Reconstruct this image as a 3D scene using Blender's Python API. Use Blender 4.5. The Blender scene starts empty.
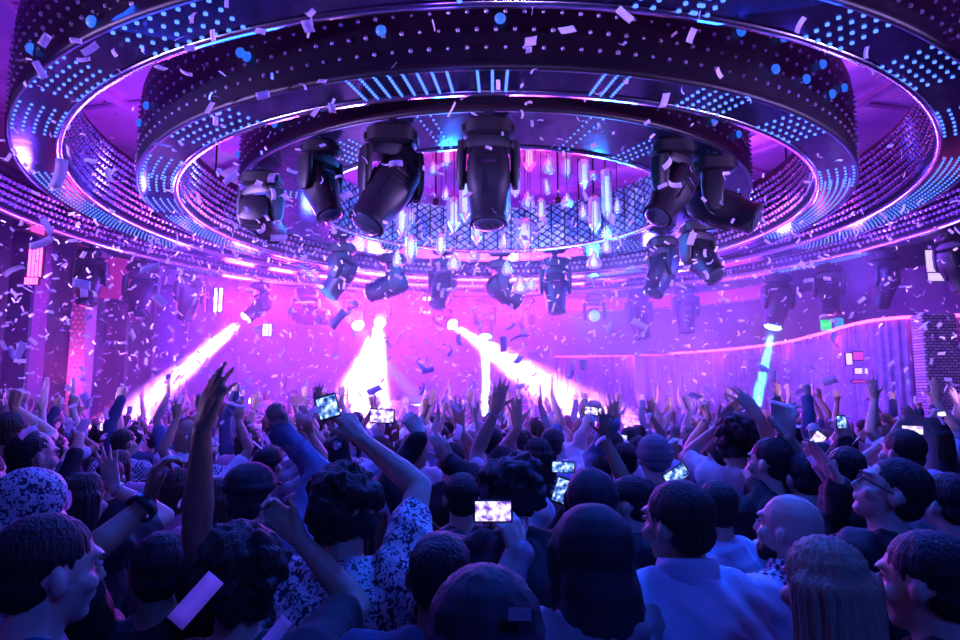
import bpy, bmesh, math, random
import numpy as np
from mathutils import Vector, Matrix, Quaternion
# ---------------------------------------------------------------- camera
S = bpy.context.scene
COL = S.collection
CAMZ, PITCH, FPX = 2.0, 0.12, 663.0
cam_data = bpy.data.cameras.new('camera'); cam = bpy.data.objects.new('camera', cam_data); COL.objects.link(cam)
cam.location = (0, 0, CAMZ); cam.rotation_euler = (math.pi/2 + PITCH, 0, 0)
cam_data.sensor_width = 36; cam_data.lens = FPX/960*36; cam_data.clip_start = .05; cam_data.clip_end = 200
cam_data.dof.use_dof = False
S.camera = cam
# ---------------------------------------------------------------- world and exposure
W = bpy.data.worlds.new('world'); S.world = W; W.use_nodes = True
W.node_tree.nodes['Background'].inputs[0].default_value = (.003, .004, .12, 1)
W.node_tree.nodes['Background'].inputs[1].default_value = 1.0
S.view_settings.view_transform = 'Standard'; S.view_settings.look = 'None'
S.view_settings.exposure = 0.0; S.view_settings.gamma = 1; S.view_settings.use_curve_mapping = False
try:
    S.cycles.use_denoising = True; S.cycles.volume_bounces = 0; S.cycles.max_bounces = 5
    S.cycles.diffuse_bounces = 2; S.cycles.glossy_bounces = 3; S.cycles.transmission_bounces = 4
    S.cycles.transparent_max_bounces = 8; S.cycles.sample_clamp_indirect = 6
except Exception: pass

def at(px, py, Y):
    """a point of the place on the sight line through a picture point, Y metres in front of the camera"""
    u, v = (px-480)/FPX, (320-py)/FPX
    y = math.cos(PITCH) - v*math.sin(PITCH); z = math.sin(PITCH) + v*math.cos(PITCH)
    t = Y/y
    return Vector((u*t, Y, CAMZ + z*t))
def px_of(p):
    d = Vector(p) - Vector((0, 0, CAMZ)); c, s = math.cos(PITCH), math.sin(PITCH)
    y = d.y*c + d.z*s; z = -d.y*s + d.z*c
    return 480 + FPX*d.x/y, 320 - FPX*z/y

def lamp(kind, loc, tgt, energy, color, size=.1, angle=30, blend=.3, vol=1.0, sy=None):
    l = bpy.data.lights.new('lamp_light', kind); l.energy = energy; l.color = color
    if kind == 'SPOT': l.spot_size = math.radians(angle); l.spot_blend = blend; l.shadow_soft_size = size
    elif kind == 'AREA':
        l.size = size
        if sy: l.shape = 'RECTANGLE'; l.size_y = sy
    else: l.shadow_soft_size = size
    o = bpy.data.objects.new('lamp_light', l); COL.objects.link(o); o.location = loc
    if tgt is not None:
        o.rotation_euler = (Vector(tgt)-Vector(loc)).to_track_quat('-Z', 'Y').to_euler()
    try: l.volume_factor = vol
    except Exception: pass
    return o
MAG = (1.0, .10, .75); PUR = (.50, .10, 1.0); BLU = (.05, .10, 1.0); CYA = (.10, .62, 1.0); RED = (1.0, .06, .35)
lamp('SPOT', at(660, 445, 20.3), at(655, 370, 15.0), 330000, (.7, .16, 1.0), size=.1, angle=60, blend=.8)
# washes from the rig
for px, w, c in ((60, 900, (.04, .004, 1.0)), (210, 1000, (.22, .02, 1.0)), (370, 1500, (.27, .03, 1.0)), (520, 1300, (.21, .02, 1.0)), (660, 520, (.14, .01, 1.0))):
    lamp('SPOT', at(px, 300, 17.0), at(px, 380, 20.4), w, c, size=.3, angle=120, blend=1)
lamp('AREA', (-4, 15.6, 4.3), (-3.0, 11.0, 1.6), 1300, (.60, .03, .9), size=4, sy=.6, vol=.6)
lamp('AREA', (0, 15.8, 4.3), (0, 10.5, 1.6), 1000, (.55, .03, .9), size=5, sy=.6, vol=.6)
lamp('AREA', (5, 15.6, 4.3), (3, 8.5, 1.4), 140, (.16, .012, 1), size=4, sy=.6, vol=.6)
lamp('AREA', (-2.2, 5.0, 4.5), (-1.5, 3.2, 0), 105, (.006, .07, 1.0), size=1.2)
lamp('AREA', (2.2, 4.6, 4.5), (1.8, 3.0, 0), 170, (.006, .07, 1.0), size=1.2)
lamp('AREA', (1.6, -1.6, 4.4), (.9, 2.6, 1.2), 80, (.006, .09, 1.0), size=1.0)  # added blue fill behind the camera, no rig there, for the shirt backs
lamp('AREA', (.2, 9.6, 4.3), (.2, 9.6, 0), 170, (.03, .015, 1.0), size=5, vol=.5)
# added side and front spots without fixtures: they catch the paper in the air
for x, w in ((-9.2, 9000), (9.2, 5500)):
    for ty, k in ((1.2, .4), (4.6, .5), (8.5, 1.0), (13.0, 1.6)):
        lamp('SPOT', (x, 3.0, 2.6), (x*-.15, ty, 4.1), w*k, (.5, .28, 1.0), size=.12, angle=27, blend=.5, vol=.1)
# small hard spot straight above the front rows: picks out folds and shoulders
lamp('SPOT', (.9, 2.9, 4.6), (.75, 1.9, 1.4), 420, (.006, .10, 1.0), size=.06, angle=70, blend=.8)
lamp('SPOT', (-1.3, 3.1, 4.6), (-.9, 2.0, 1.4), 200, (.006, .08, 1.0), size=.06, angle=60, blend=.8)
for x in (-2.6, .6, 3.0):
    lamp('SPOT', (x, -2.6, 2.3), (x*1.3, 8.0, 4.2), 1100, (.5, .30, 1.0), size=.12, angle=25, blend=.5, vol=.2)  # added front spots behind the camera, also for the paper
# glow inside the rings
for a in range(6):
    t = a*math.pi/3 + .3
    lamp('POINT', (.2+1.9*math.sin(t), 9.6+1.9*math.cos(t), 4.55), None, 120, (.01, .20, 1.0), size=.15, vol=0)
lamp('AREA', (.2, 9.6, 5.7), (.2, 9.6, 7), 190, (1.0, .04, .40), size=3.5, vol=0)
for a in range(8):
    t = a*math.pi/4 + .2
    lamp('AREA', (.2+3.95*math.sin(t), 9.6+3.95*math.cos(t), 5.7), (.2+3.95*math.sin(t), 9.6+3.95*math.cos(t), 8), 26, (.9, .05, .5), size=.7, vol=0)
    lamp('AREA', (.2+6.3*math.sin(t), 9.6+6.3*math.cos(t), 5.9), (.2+6.3*math.sin(t), 9.6+6.3*math.cos(t), 8), 20, (.4, .05, .9), size=.8, vol=0)
# added ring washes without fixtures that pick out the studs
for a in range(10):
    t = a*math.pi/5 + .1
    for r, z, e, c in ((4.9, 4.3, 150, (.08, .05, 1.0)), (6.3, 4.2, 160, (.16, .05, 1.0)), (3.4, 4.2, 60, (.05, .08, 1))):
        if math.cos(t) < -.35: e *= .05   # fewer towards the camera side
        lamp('POINT', (.2+r*math.sin(t), 9.6+r*math.cos(t), z), None, e, c, size=.12, vol=0)
# ---------------------------------------------------------------- materials
def mat(name, col, rough=.5, metal=0., emit=None, es=0., noise=None, bump=0., bscale=40, trans=0., coat=0., sheen=0.):
    m = bpy.data.materials.new(name); m.use_nodes = True; nt = m.node_tree; b = nt.nodes['Principled BSDF']
    b.inputs['Base Color'].default_value = (*col, 1); b.inputs['Roughness'].default_value = rough; b.inputs['Metallic'].default_value = metal
    if emit: b.inputs['Emission Color'].default_value = (*emit, 1); b.inputs['Emission Strength'].default_value = es
    b.inputs['Transmission Weight'].default_value = trans
    if coat: b.inputs['Coat Weight'].default_value = coat
    if noise or bump:
        tc = nt.nodes.new('ShaderNodeTexCoord'); n = nt.nodes.new('ShaderNodeTexNoise'); n.inputs['Scale'].default_value = bscale; n.inputs['Detail'].default_value = 4
        nt.links.new(tc.outputs['Object'], n.inputs['Vector'])
        if noise:
            r = nt.nodes.new('ShaderNodeValToRGB'); r.color_ramp.elements[0].position = .35; r.color_ramp.elements[1].position = .65
            r.color_ramp.elements[0].color = (*noise, 1); r.color_ramp.elements[1].color = (*col, 1)
            nt.links.new(n.outputs[0], r.inputs[0]); nt.links.new(r.outputs[0], b.inputs['Base Color'])
        if bump:
            bp = nt.nodes.new('ShaderNodeBump'); bp.inputs['Strength'].default_value = bump; bp.inputs['Distance'].default_value = .02
            nt.links.new(n.outputs[0], bp.inputs['Height']); nt.links.new(bp.outputs[0], b.inputs['Normal'])
    return m
M = {}
M['shell'] = mat('ring_shell', (.003, .003, .012), .4, .0, coat=.08, bump=.08, bscale=9)
M['ringface'] = mat('ring_face', (.06, .055, .15), .16, .7, noise=(.03, .03, .09), bump=.12, bscale=5)
M['chrome'] = mat('chrome', (.9, .85, .95), .18, 1.)
M['stud'] = mat('stud', (.85, .8, .98), .22, .75)
M['led'] = mat('led', (.1, .1, .1), .5, emit=(.05, .16, 1.0), es=2.8)
M['ledpanel'] = mat('led_panel', (.02, .02, .05), .4)
M['bluelamp'] = mat('blue_lamp', (.1, .2, .5), .3, emit=(.02, .16, 1.0), es=.9)
M['black'] = mat('black_metal', (.004, .004, .010), .5)
M['black2'] = mat('black_plastic', (.005, .005, .013), .48)
M['lens_off'] = mat('lens_glass', (.05, .06, .1), .05, .3, coat=1)
M['lens_pink'] = mat('lens_lit_pink', (1, .8, 1), .3, emit=(1, .45, .95), es=30)
M['lens_cyan'] = mat('lens_lit_cyan', (.6, .9, 1), .3, emit=(.1, .7, 1), es=18)
M['lens_soft'] = mat('lens_lit_soft', (.1, .4, .5), .3, emit=(.03, .42, .9), es=1.1)
M['cage'] = mat('cage_metal', (.45, .6, .8), .4, .4, noise=(.2, .3, .6), bscale=3)
M['crystal'] = mat('crystal', (.86, .9, 1.0), .10, .0, trans=.8, coat=.6, bump=.6, bscale=45)
M['core'] = mat('crystal_added_glow', (.6, .8, 1), .3, emit=(.40, .52, 1), es=1.3)  # glow added inside the pendants to brighten the glass
M['ceiling'] = mat('ceiling_paint', (.75, .45, .8), .32, .25, noise=(.5, .3, .6), bump=.05, bscale=1.2)
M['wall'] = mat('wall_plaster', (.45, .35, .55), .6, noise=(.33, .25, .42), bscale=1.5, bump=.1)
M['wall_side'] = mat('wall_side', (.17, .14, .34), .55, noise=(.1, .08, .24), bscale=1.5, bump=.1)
M['floor'] = mat('floor', (.05, .04, .07), .35, noise=(.03, .03, .05), bscale=3)
M['pinkled'] = mat('pink_led', (.5, .1, .3), .5, emit=(1, .08, .5), es=5)
M['pinkpanel'] = mat('pink_panel', (.5, .1, .3), .5, emit=(1, .08, .42), es=.55)
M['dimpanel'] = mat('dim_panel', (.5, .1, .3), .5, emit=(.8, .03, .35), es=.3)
M['white_lamp'] = mat('white_lamp', (1, 1, 1), .5, emit=(1, .7, 1), es=12)
M['whitish'] = mat('lit_sign', (1, 1, 1), .5, emit=(.75, .6, 1), es=1.1)
M['greensign'] = mat('green_sign', (.0, .3, .05), .5, emit=(.0, .75, .12), es=1.1)
M['greenletter'] = mat('green_letter', (.0, .3, .05), .5, emit=(.25, 1.0, .25), es=1.6)
M['cyansign'] = mat('cyan_sign', (.0, .2, .3), .5, emit=(.02, .4, .6), es=.9)
M['curtain'] = mat('curtain', (.34, .2, .5), .7, noise=(.2, .12, .32), bscale=6)
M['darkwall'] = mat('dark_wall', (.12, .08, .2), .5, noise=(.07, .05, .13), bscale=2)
M['rail'] = mat('rail_metal', (.5, .4, .6), .3, .6)
def brickmat():
    m = mat('brick', (.5, .35, .6), .6); nt = m.node_tree; b = nt.nodes['Principled BSDF']
    tc = nt.nodes.new('ShaderNodeTexCoord'); mp = nt.nodes.new('ShaderNodeMapping'); mp.inputs['Rotation'].default_value = (math.pi/2, 0, 0)
    br = nt.nodes.new('ShaderNodeTexBrick'); br.inputs['Scale'].default_value = 5.5; br.inputs['Color1'].default_value = (.62, .45, .7, 1); br.inputs['Color2'].default_value = (.3, .2, .4, 1); br.inputs['Mortar'].default_value = (.04, .03, .08, 1); br.inputs['Mortar Size'].default_value = .04
    nt.links.new(tc.outputs['Object'], mp.inputs[0]); nt.links.new(mp.outputs[0], br.inputs['Vector']); nt.links.new(br.outputs['Color'], b.inputs['Base Color'])
    return m
M['brick'] = brickmat()
# ---------------------------------------------------------------- mesh helpers
class MB:
    def __init__(s): s.v = []; s.f = []
    def add(s, vs, fs):
        n = len(s.v); s.v += [tuple(v) for v in vs]; s.f += [tuple(i+n for i in f) for f in fs]; return s
    def box(s, c, d, mtx=None, bev=0):
        x, y, z = d[0]/2, d[1]/2, d[2]/2
        if bev:
            b = bev; vs = []; fs = []
            # chamfered along z edges: octagon
            oc = [(x-b, -y), (x, -y+b), (x, y-b), (x-b, y), (-x+b, y), (-x, y-b), (-x, -y+b), (-x+b, -y)]
            ic = [(px*(1-b/x), py*(1-b/y)) for px, py in oc]
            rings = [(ic, -z), (oc, -z+b), (oc, z-b), (ic, z)]
            for r, zz in rings: vs += [(px, py, zz) for px, py in r]
            for k in range(3):
                for i in range(8): fs.append((k*8+i, k*8+(i+1) % 8, (k+1)*8+(i+1) % 8, (k+1)*8+i))
            fs.append(tuple(range(7, -1, -1))); fs.append(tuple(range(24, 32)))
        else:
            vs = [(sx*x, sy*y, sz*z) for sz in (-1, 1) for sy in (-1, 1) for sx in (-1, 1)]
            fs = [(0, 2, 3, 1), (4, 5, 7, 6), (0, 1, 5, 4), (2, 6, 7, 3), (0, 4, 6, 2), (1, 3, 7, 5)]
        vs = [Vector(v) for v in vs]
        if mtx is not None: vs = [mtx @ v for v in vs]
        c = Vector(c); return s.add([v+c for v in vs], fs)
    def lathe(s, prof, n=24, mtx=None, closed=False):
        """prof: (radius, z) pairs round the z axis"""
        vs = []; fs = []; k = len(prof)
        for i in range(n):
            t = 2*math.pi*i/n
            for r, z in prof: vs.append(Vector((r*math.cos(t), r*math.sin(t), z)))
        for i in range(n):
            j = (i+1) % n
            for q in range(k-1 if not closed else k):
                q2 = (q+1) % k
                fs.append((i*k+q, j*k+q, j*k+q2, i*k+q2))
        if not closed:
            if prof[0][0] > 1e-6: fs.append(tuple(i*k for i in range(n-1, -1, -1)))
            if prof[-1][0] > 1e-6: fs.append(tuple(i*k+k-1 for i in range(n)))
        if mtx is not None: vs = [mtx @ v for v in vs]
        return s.add(vs, fs)
    def tube(s, p0, p1, r0, r1=None, n=8):
        p0, p1 = Vector(p0), Vector(p1); r1 = r0 if r1 is None else r1
        q = (p1-p0).to_track_quat('Z', 'Y'); L = (p1-p0).length
        m = Matrix.Translation(p0) @ q.to_matrix().to_4x4()
        return s.lathe([(r0, 0), (r1, L)], n, m)
    def loft(s, secs, n=20):
        """secs: list of rings (each a list of n points)"""
        vs = [p for r in secs for p in r]; fs = []
        for k in range(len(secs)-1):
            for i in range(n): fs.append((k*n+i, k*n+(i+1) % n, (k+1)*n+(i+1) % n, (k+1)*n+i))
        fs.append(tuple(range(n-1, -1, -1))); fs.append(tuple(range((len(secs)-1)*n, len(secs)*n)))
        return s.add(vs, fs)
    def mesh(s, name, m, smooth=False):
        me = bpy.data.meshes.new(name); me.from_pydata(s.v, [], s.f)
        if m is not None: me.materials.append(m)
        if smooth: me.polygons.foreach_set('use_smooth', [True]*len(me.polygons))
        me.update(); return me
    def build(s, name, m, parent=None, smooth=False):
        return link(name, s.mesh(name, m, smooth), parent)
def link(name, data, parent=None):
    o = bpy.data.objects.new(name, data); COL.objects.link(o)
    if parent is not None: o.parent = parent
    return o
def tag(o, label=None, cat=None, group=None, kind=None):
    if label: o['label'] = label
    if cat: o['category'] = cat
    if group: o['group'] = group
    if kind: o['kind'] = kind
    return o
def empty(name, loc, label, cat, group=None, rz=0):
    o = bpy.data.objects.new(name, None); COL.objects.link(o); o.location = loc; o.rotation_euler = (0, 0, rz); o.empty_display_size = .1
    return tag(o, label, cat, group)
def smooth_by_angle(me, ang=40):
    try: me.set_sharp_from_angle(angle=math.radians(ang))
    except Exception: pass
CX, CY = .2, 9.645
# ---------------------------------------------------------------- the setting
tag(MB().box((0, 9.5, -.05), (26, 27, .1)).build('floor', M['floor']), kind='structure')
cg = MB().box((0, 9.5, 7.25), (26, 27, .1))
for i in range(14):
    t = 2*math.pi*i/14
    cg.tube((CX+.6*math.sin(t), CY+.6*math.cos(t), 7.16), (CX+12*math.sin(t), CY+12*math.cos(t), 7.16), .05, n=6)
for r in (2, 4.2, 6.6, 9.2):
    cg.lathe([(r-.08, 7.1), (r+.08, 7.1), (r+.08, 7.2), (r-.08, 7.2)], 64, Matrix.Translation((CX, CY, 0)), True)
tag(cg.build('ceiling', M['ceiling']), kind='structure')
bw = MB().box((0, 21.3, 3.6), (26, .2, 7.2))
for x in np.arange(-11, 8, 1.6): bw.box((x, 21.17, 3.6), (.06, .08, 7.0))
for z in (1.2, 2.9, 5.3): bw.box((-2, 21.16, z), (20, .1, .07))
tag(bw.build('wall_back', M['wall']), kind='structure')
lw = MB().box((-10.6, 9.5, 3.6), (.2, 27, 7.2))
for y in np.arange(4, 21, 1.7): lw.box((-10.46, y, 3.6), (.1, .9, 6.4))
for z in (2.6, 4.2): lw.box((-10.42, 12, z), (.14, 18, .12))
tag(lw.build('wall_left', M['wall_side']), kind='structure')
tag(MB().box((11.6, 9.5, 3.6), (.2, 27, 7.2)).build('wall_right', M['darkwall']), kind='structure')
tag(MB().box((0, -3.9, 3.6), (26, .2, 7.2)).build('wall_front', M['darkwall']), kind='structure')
# curtain wall under the balcony on the right: a pleated surface along a curved path
def pathpts(ctrl, step=.05):
    P = [Vector(p) for p in ctrl]; out = []
    for i in range(len(P)-1):
        p0 = P[max(i-1, 0)]; p1 = P[i]; p2 = P[i+1]; p3 = P[min(i+2, len(P)-1)]
        n = max(2, int((p2-p1).length/step))
        for k in range(n):
            t = k/n
            out.append(.5*((2*p1)+(-p0+p2)*t+(2*p0-5*p1+4*p2-p3)*t*t+(-p0+3*p1-3*p2+p3)*t**3))
    out.append(P[-1]); return out
CT = 3.36
cpath = pathpts([(9.6, 10.6, 0), (8.05, 10.85, 0), (7.15, 11.2, 0), (6.95, 12.0, 0), (7.25, 14, 0), (7.4, 16, 0), (6.9, 18.2, 0), (5.4, 20.2, 0), (3.6, 21.0, 0), (2.4, 21.1, 0)], .045)
cm = MB(); n = len(cpath); vs = []; fs = []; rng = random.Random(3)
for i, p in enumerate(cpath):
    t = (cpath[min(i+1, n-1)]-cpath[max(i-1, 0)]).normalized(); nn = Vector((-t.y, t.x, 0))
    w = .035*math.sin(i*1.57+.8*math.sin(i*.13)) + .015*math.sin(i*.37)
    q = p+nn*w; vs += [(q.x, q.y, 0), (q.x, q.y, CT), (q.x+nn.x*-.12, q.y+nn.y*-.12, CT), (q.x+nn.x*-.12, q.y+nn.y*-.12, 0)]
for i in range(n-1):
    for k in range(4): fs.append((i*4+k, (i+1)*4+k, (i+1)*4+(k+1) % 4, i*4+(k+1) % 4))
cm.add(vs, fs).build('trim_1', M['curtain'])['kind'] = 'structure'
# pink light line along its top
pl = MB(); vs = []; fs = []
for i, p in enumerate(cpath):
    t = (cpath[min(i+1, n-1)]-cpath[max(i-1, 0)]).normalized(); nn = Vector((-t.y, t.x, 0))
    c = p+nn*.09+Vector((0, 0, CT+.02))
    for a in range(6): vs.append(c+nn*(.025*math.cos(a*math.pi/3))+Vector((0, 0, .03*math.sin(a*math.pi/3))))
for i in range(n-1):
    for k in range(6): fs.append((i*6+k, (i+1)*6+k, (i+1)*6+(k+1) % 6, i*6+(k+1) % 6))
tag(pl.add(vs, fs).build('light_strip', M['pinkled']), 'pink glowing light line along the top of the curtain wall', 'light strip')
for q in range(40, n-20, 60):
    lamp('POINT', cpath[q]+Vector((-.25, -.15, CT-.15)), None, 7, (1, .1, .5), size=.1, vol=.3)
# balcony slab behind the curtain and the pink band higher up
bal = MB(); vs = []; fs = []
for i, p in enumerate(cpath[::6]):
    o = Vector((11.5, max(p.y, 10.6)+.3, 0)) if p.y < 20.5 else Vector((p.x+.3, 21.2, 0))
    vs += [(p.x, p.y+.05, CT-.1), (o.x, o.y, CT-.1), (o.x, o.y, CT), (p.x, p.y+.05, CT)]
k6 = len(vs)//4
for i in range(k6-1):
    for k in range(4): fs.append((i*4+k, (i+1)*4+k, (i+1)*4+(k+1) % 4, i*4+(k+1) % 4))
tag(bal.add(vs, fs).build('trim_2', M['darkwall']), kind='structure')
bp = pathpts([(1.5, 20.6, 0), (4.5, 20.3, 0), (7.2, 18.6, 0), (8.4, 16.0, 0), (9.0, 13.2, 0), (9.4, 11.0, 0)], .4)
bp2 = [p+Vector((-.12, -.12, 0)) for p in pathpts([(-2, 20.7, 0), (1.5, 20.6, 0), (4.5, 20.3, 0), (7.2, 18.6, 0), (7.9, 17.2, 0)], .4)]
def band(path, z0, z1, th, m, name):
    b = MB(); vs = []; fs = []; n = len(path)
    for i, p in enumerate(path):
        t = (path[min(i+1, n-1)]-path[max(i-1, 0)]).normalized(); nn = Vector((-t.y, t.x, 0))
        vs += [(p.x, p.y, z0), (p.x, p.y, z1), (p.x+nn.x*th, p.y+nn.y*th, z1), (p.x+nn.x*th, p.y+nn.y*th, z0)]
    for i in range(n-1):
        for k in range(4): fs.append((i*4+k, (i+1)*4+k, (i+1)*4+(k+1) % 4, i*4+(k+1) % 4))
    fs += [(0, 1, 2, 3), tuple((n-1)*4+k for k in range(4))]
    return b.add(vs, fs).build(name, m)
tag(band(bp2, 4.75, 5.1, .1, M['dimpanel'], 'fascia_painted_glow'), 'pink fascia with its light painted as glow, high behind the fixtures', 'fascia')  # fascia is no lamp; the light falling on it is put in as emission
tag(band(bp, CT, 4.72, .1, M['darkwall'], 'wall_upper'), kind='structure')
tag(band(bp, 5.4, 7.15, .1, M['darkwall'], 'wall_top'), kind='structure')
# pillar with bricks at the end of the curtain
pc = at(934, 330, 10.55)
tag(MB().box((pc.x, 10.55, CT/2), (.55, .3, CT), bev=.02).build('pillar', M['brick']), kind='structure')
# exit sign
p = at(826, 325, 13.0)
ex = empty('exit_sign', p, 'small green lit exit sign above the pink light line', 'exit sign')
MB().box((0, 0, 0), (.2, .05, .2)).build('housing', M['greensign'], ex)
def text(s, size, m, parent, loc, rot=(math.pi/2, 0, 0), name='lettering'):
    c = bpy.data.curves.new(name, 'FONT'); c.body = s; c.size = size; c.extrude = .004; c.align_x = 'CENTER'; c.align_y = 'CENTER'
    t = bpy.data.objects.new('tmp', c); COL.objects.link(t); me = bpy.data.meshes.new_from_object(t.evaluated_get(bpy.context.evaluated_depsgraph_get())); bpy.data.objects.remove(t)
    me.materials.clear(); me.materials.append(m); o = link(name, me, parent); o.location = loc; o.rotation_euler = rot; return o
text('EXIT', .085, M['greenletter'], ex, (0, -.03, 0))
p = at(839, 323, 13.3)
tag(MB().box(p, (.17, .05, .2), bev=.01).build('sign', M['cyansign']), 'small dim cyan sign right of the green exit sign', 'sign')
# door opening and lit boards in the curtain wall
p = at(848, 357, 12.0)
def board(px, py, Y, w, h, m, label, name='board', cat='board'):
    p = at(px, py, Y); o = empty(name, p, label, cat)
    MB().box((0, 0, 0), (w, .03, h)).build('panel', m, o); MB().box((0, .02, 0), (w+.03, .03, h+.03)).build('frame', M['black2'], o); return o
board(849, 359, 11.6, .09, .19, M['whitish'], 'small upright white lit board on the dark curtain wall')
board(858, 356, 11.62, .16, .14, M['pinkpanel'], 'small pink lit board beside the upright white one')
board(861, 371, 11.6, .21, .09, M['whitish'], 'wide white lit board under the pink one on the curtain wall')
board(860, 381.5, 11.6, .26, .035, M['pinkpanel'], 'thin red lit strip board below the wide white one')
board(932, 261, 12.7, .23, .42, M['whitish'], 'large pale lit board high on the right wall, upper of two')
board(937, 277, 12.7, .34, .15, M['whitish'], 'pale lit board high on the right wall, lower of two')
# left side: columns and slatted lamps
for (px, Y, w, lab) in ((78, 14.0, .36, 'pink lit column studded with small bulbs at the left wall'), ):
    p = at(px, 400, Y); c = empty('column_lamp', (p.x, p.y, 0), lab, 'column')
    MB().box((0, 0, 2.3), (w, w, 4.6), bev=.03).build('shaft', M['wall'], c)
    b = MB()
    for k in range(46):
        for s in (-1, 0, 1): b.box((s*.1+((k % 2)*.04), -w/2-.012, .2+k*.095), (.035, .03, .035))
    b.build('bulbs', M['pinkpanel'], c)['kind'] = 'stuff'
    lamp('POINT', (p.x, p.y-.6, 2.6), None, 60, RED, size=.3)
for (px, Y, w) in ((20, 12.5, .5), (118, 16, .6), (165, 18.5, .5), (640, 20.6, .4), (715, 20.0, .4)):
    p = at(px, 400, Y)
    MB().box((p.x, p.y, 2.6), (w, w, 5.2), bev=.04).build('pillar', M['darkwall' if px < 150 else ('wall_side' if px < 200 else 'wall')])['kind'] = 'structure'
def slat_lamp(px, py, Y, w, h, n, lab, m='pinkled'):
    p = at(px, py, Y); o = empty('slat_lamp', p, lab, 'wall lamp')
    MB().box((0, .05, 0), (w*1.15, .04, h*1.1), bev=.01).build('backplate', M['black2'], o)
    for k in range(n): MB().box(((k-(n-1)/2)*w/n, 0, 0), (w/n*.35, .05, h), bev=.005).build('tube', M[m], o)
slat_lamp(35, 262, 11.5, .26, .52, 4, 'tall wall lamp of pink glowing tubes at the far left')
slat_lamp(31, 281, 11.45, .24, .12, 5, 'short wall lamp of pink tubes below the tall one')
slat_lamp(218, 300, 20.9, .32, .75, 2, 'bright white-pink window lamp behind the left beam', 'white_lamp')
slat_lamp(205, 303, 20.9, .14, .6, 1, 'dim pink strip lamp left of the bright white window lamp', 'pinkpanel')
slat_lamp(267, 330, 20.9, .3, .36, 3, 'small white blinder lamp low on the back wall between beams', 'white_lamp')
slat_lamp(427, 305, 20.9, .3, .5, 2, 'bright pink-white window lamp left of a small hanging head', 'white_lamp')
slat_lamp(463, 306, 20.9, .2, .5, 2, 'pink-white strip lamp right of the bright window lamp', 'pinkpanel')
slat_lamp(440, 300, 20.95, .1, .4, 1, 'thin pink strip lamp between two window lamps', 'pinkpanel')
slat_lamp(250, 401, 20.9, .14, .14, 1, 'tiny round white lamp low on the back wall', 'white_lamp')
board(112, 278, 15.5, 1.1, 1.0, M['dimpanel'], 'pink lit square screen between the two left hanging heads', 'wall_screen', 'screen')
# stage riser with a rail at the back left
st = empty('stage_riser', (-3.6, 18.9, 0), 'low stage riser with a pink lit edge at the back of the hall', 'stage')
MB().box((0, 0, .25), (11, 2.4, .5), bev=.03).build('platform', M['darkwall'], st)
MB().box((0, -1.23, .48), (11, .05, .05)).build('edge_light', M['pinkpanel'], st)
r = MB().tube((-5.4, 1.1, 1.85), (5.4, 1.1, 1.85), .03)
for x in np.arange(-5.4, 5.5, .9): r.tube((x, 1.1, .5), (x, 1.1, 1.85), .02)
r.build('rail', M['rail'], st)
# haze over the floor, as the stage beams show it
hz = MB().box((0, 15.1, 2.33), (20.2, 11.8, 4.66)).build('haze', None)
hm = bpy.data.materials.new('haze'); hm.use_nodes = True; nt = hm.node_tree; nt.nodes.clear()
out = nt.nodes.new('ShaderNodeOutputMaterial'); vsn = nt.nodes.new('ShaderNodeVolumeScatter')
vsn.inputs['Color'].default_value = (1, 1, 1, 1); vsn.inputs['Density'].default_value = .03; vsn.inputs['Anisotropy'].default_value = .35
nt.links.new(vsn.outputs[0], out.inputs['Volume']); hz.data.materials.append(hm)
tag(hz, 'thin violet stage haze filling the hall above the dance floor', 'haze', kind='stuff')
# ---------------------------------------------------------------- the chandelier of rings
T0 = Matrix.Translation((CX, CY, 0))
def ring_pt(r, z, t): return Vector((CX+r*math.sin(t), CY-r*math.cos(t), z))
def angle_for(r, z, px, far):
    """the angle on a ring whose point is seen at the picture column px"""
    best = None
    for i in range(1440):
        t = i*math.pi/720 - math.pi
        p = ring_pt(r, z, t)
        if (abs(t) > math.pi/2) != far: 
            pass
        d = p - Vector((0, 0, 0))
        if p.y < .5: continue
        isfar = p.y > CY - r*r/CY*1.0
        if isfar != far: continue
        e = abs(px_of(p)[0]-px)
        if best is None or e < best[0]: best = (e, t)
    return best[1]
def ico(mb, c, r, sub=None):
    c = Vector(c); a = .5257311*r; b = .8506508*r
    vs = [(-a, 0, b), (a, 0, b), (-a, 0, -b), (a, 0, -b), (0, b, a), (0, b, -a), (0, -b, a), (0, -b, -a), (b, a, 0), (-b, a, 0), (b, -a, 0), (-b, -a, 0)]
    fs = [(0, 1, 4), (0, 4, 9), (9, 4, 5), (4, 8, 5), (4, 1, 8), (8, 1, 10), (8, 10, 3), (5, 8, 3), (5, 3, 2), (2, 3, 7), (7, 3, 10), (7, 10, 6), (7, 6, 11), (11, 6, 0), (0, 6, 1), (6, 10, 1), (9, 11, 0), (9, 2, 11), (9, 5, 2), (7, 11, 2)]
    mb.add([Vector(v)+c for v in vs], fs)
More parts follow.
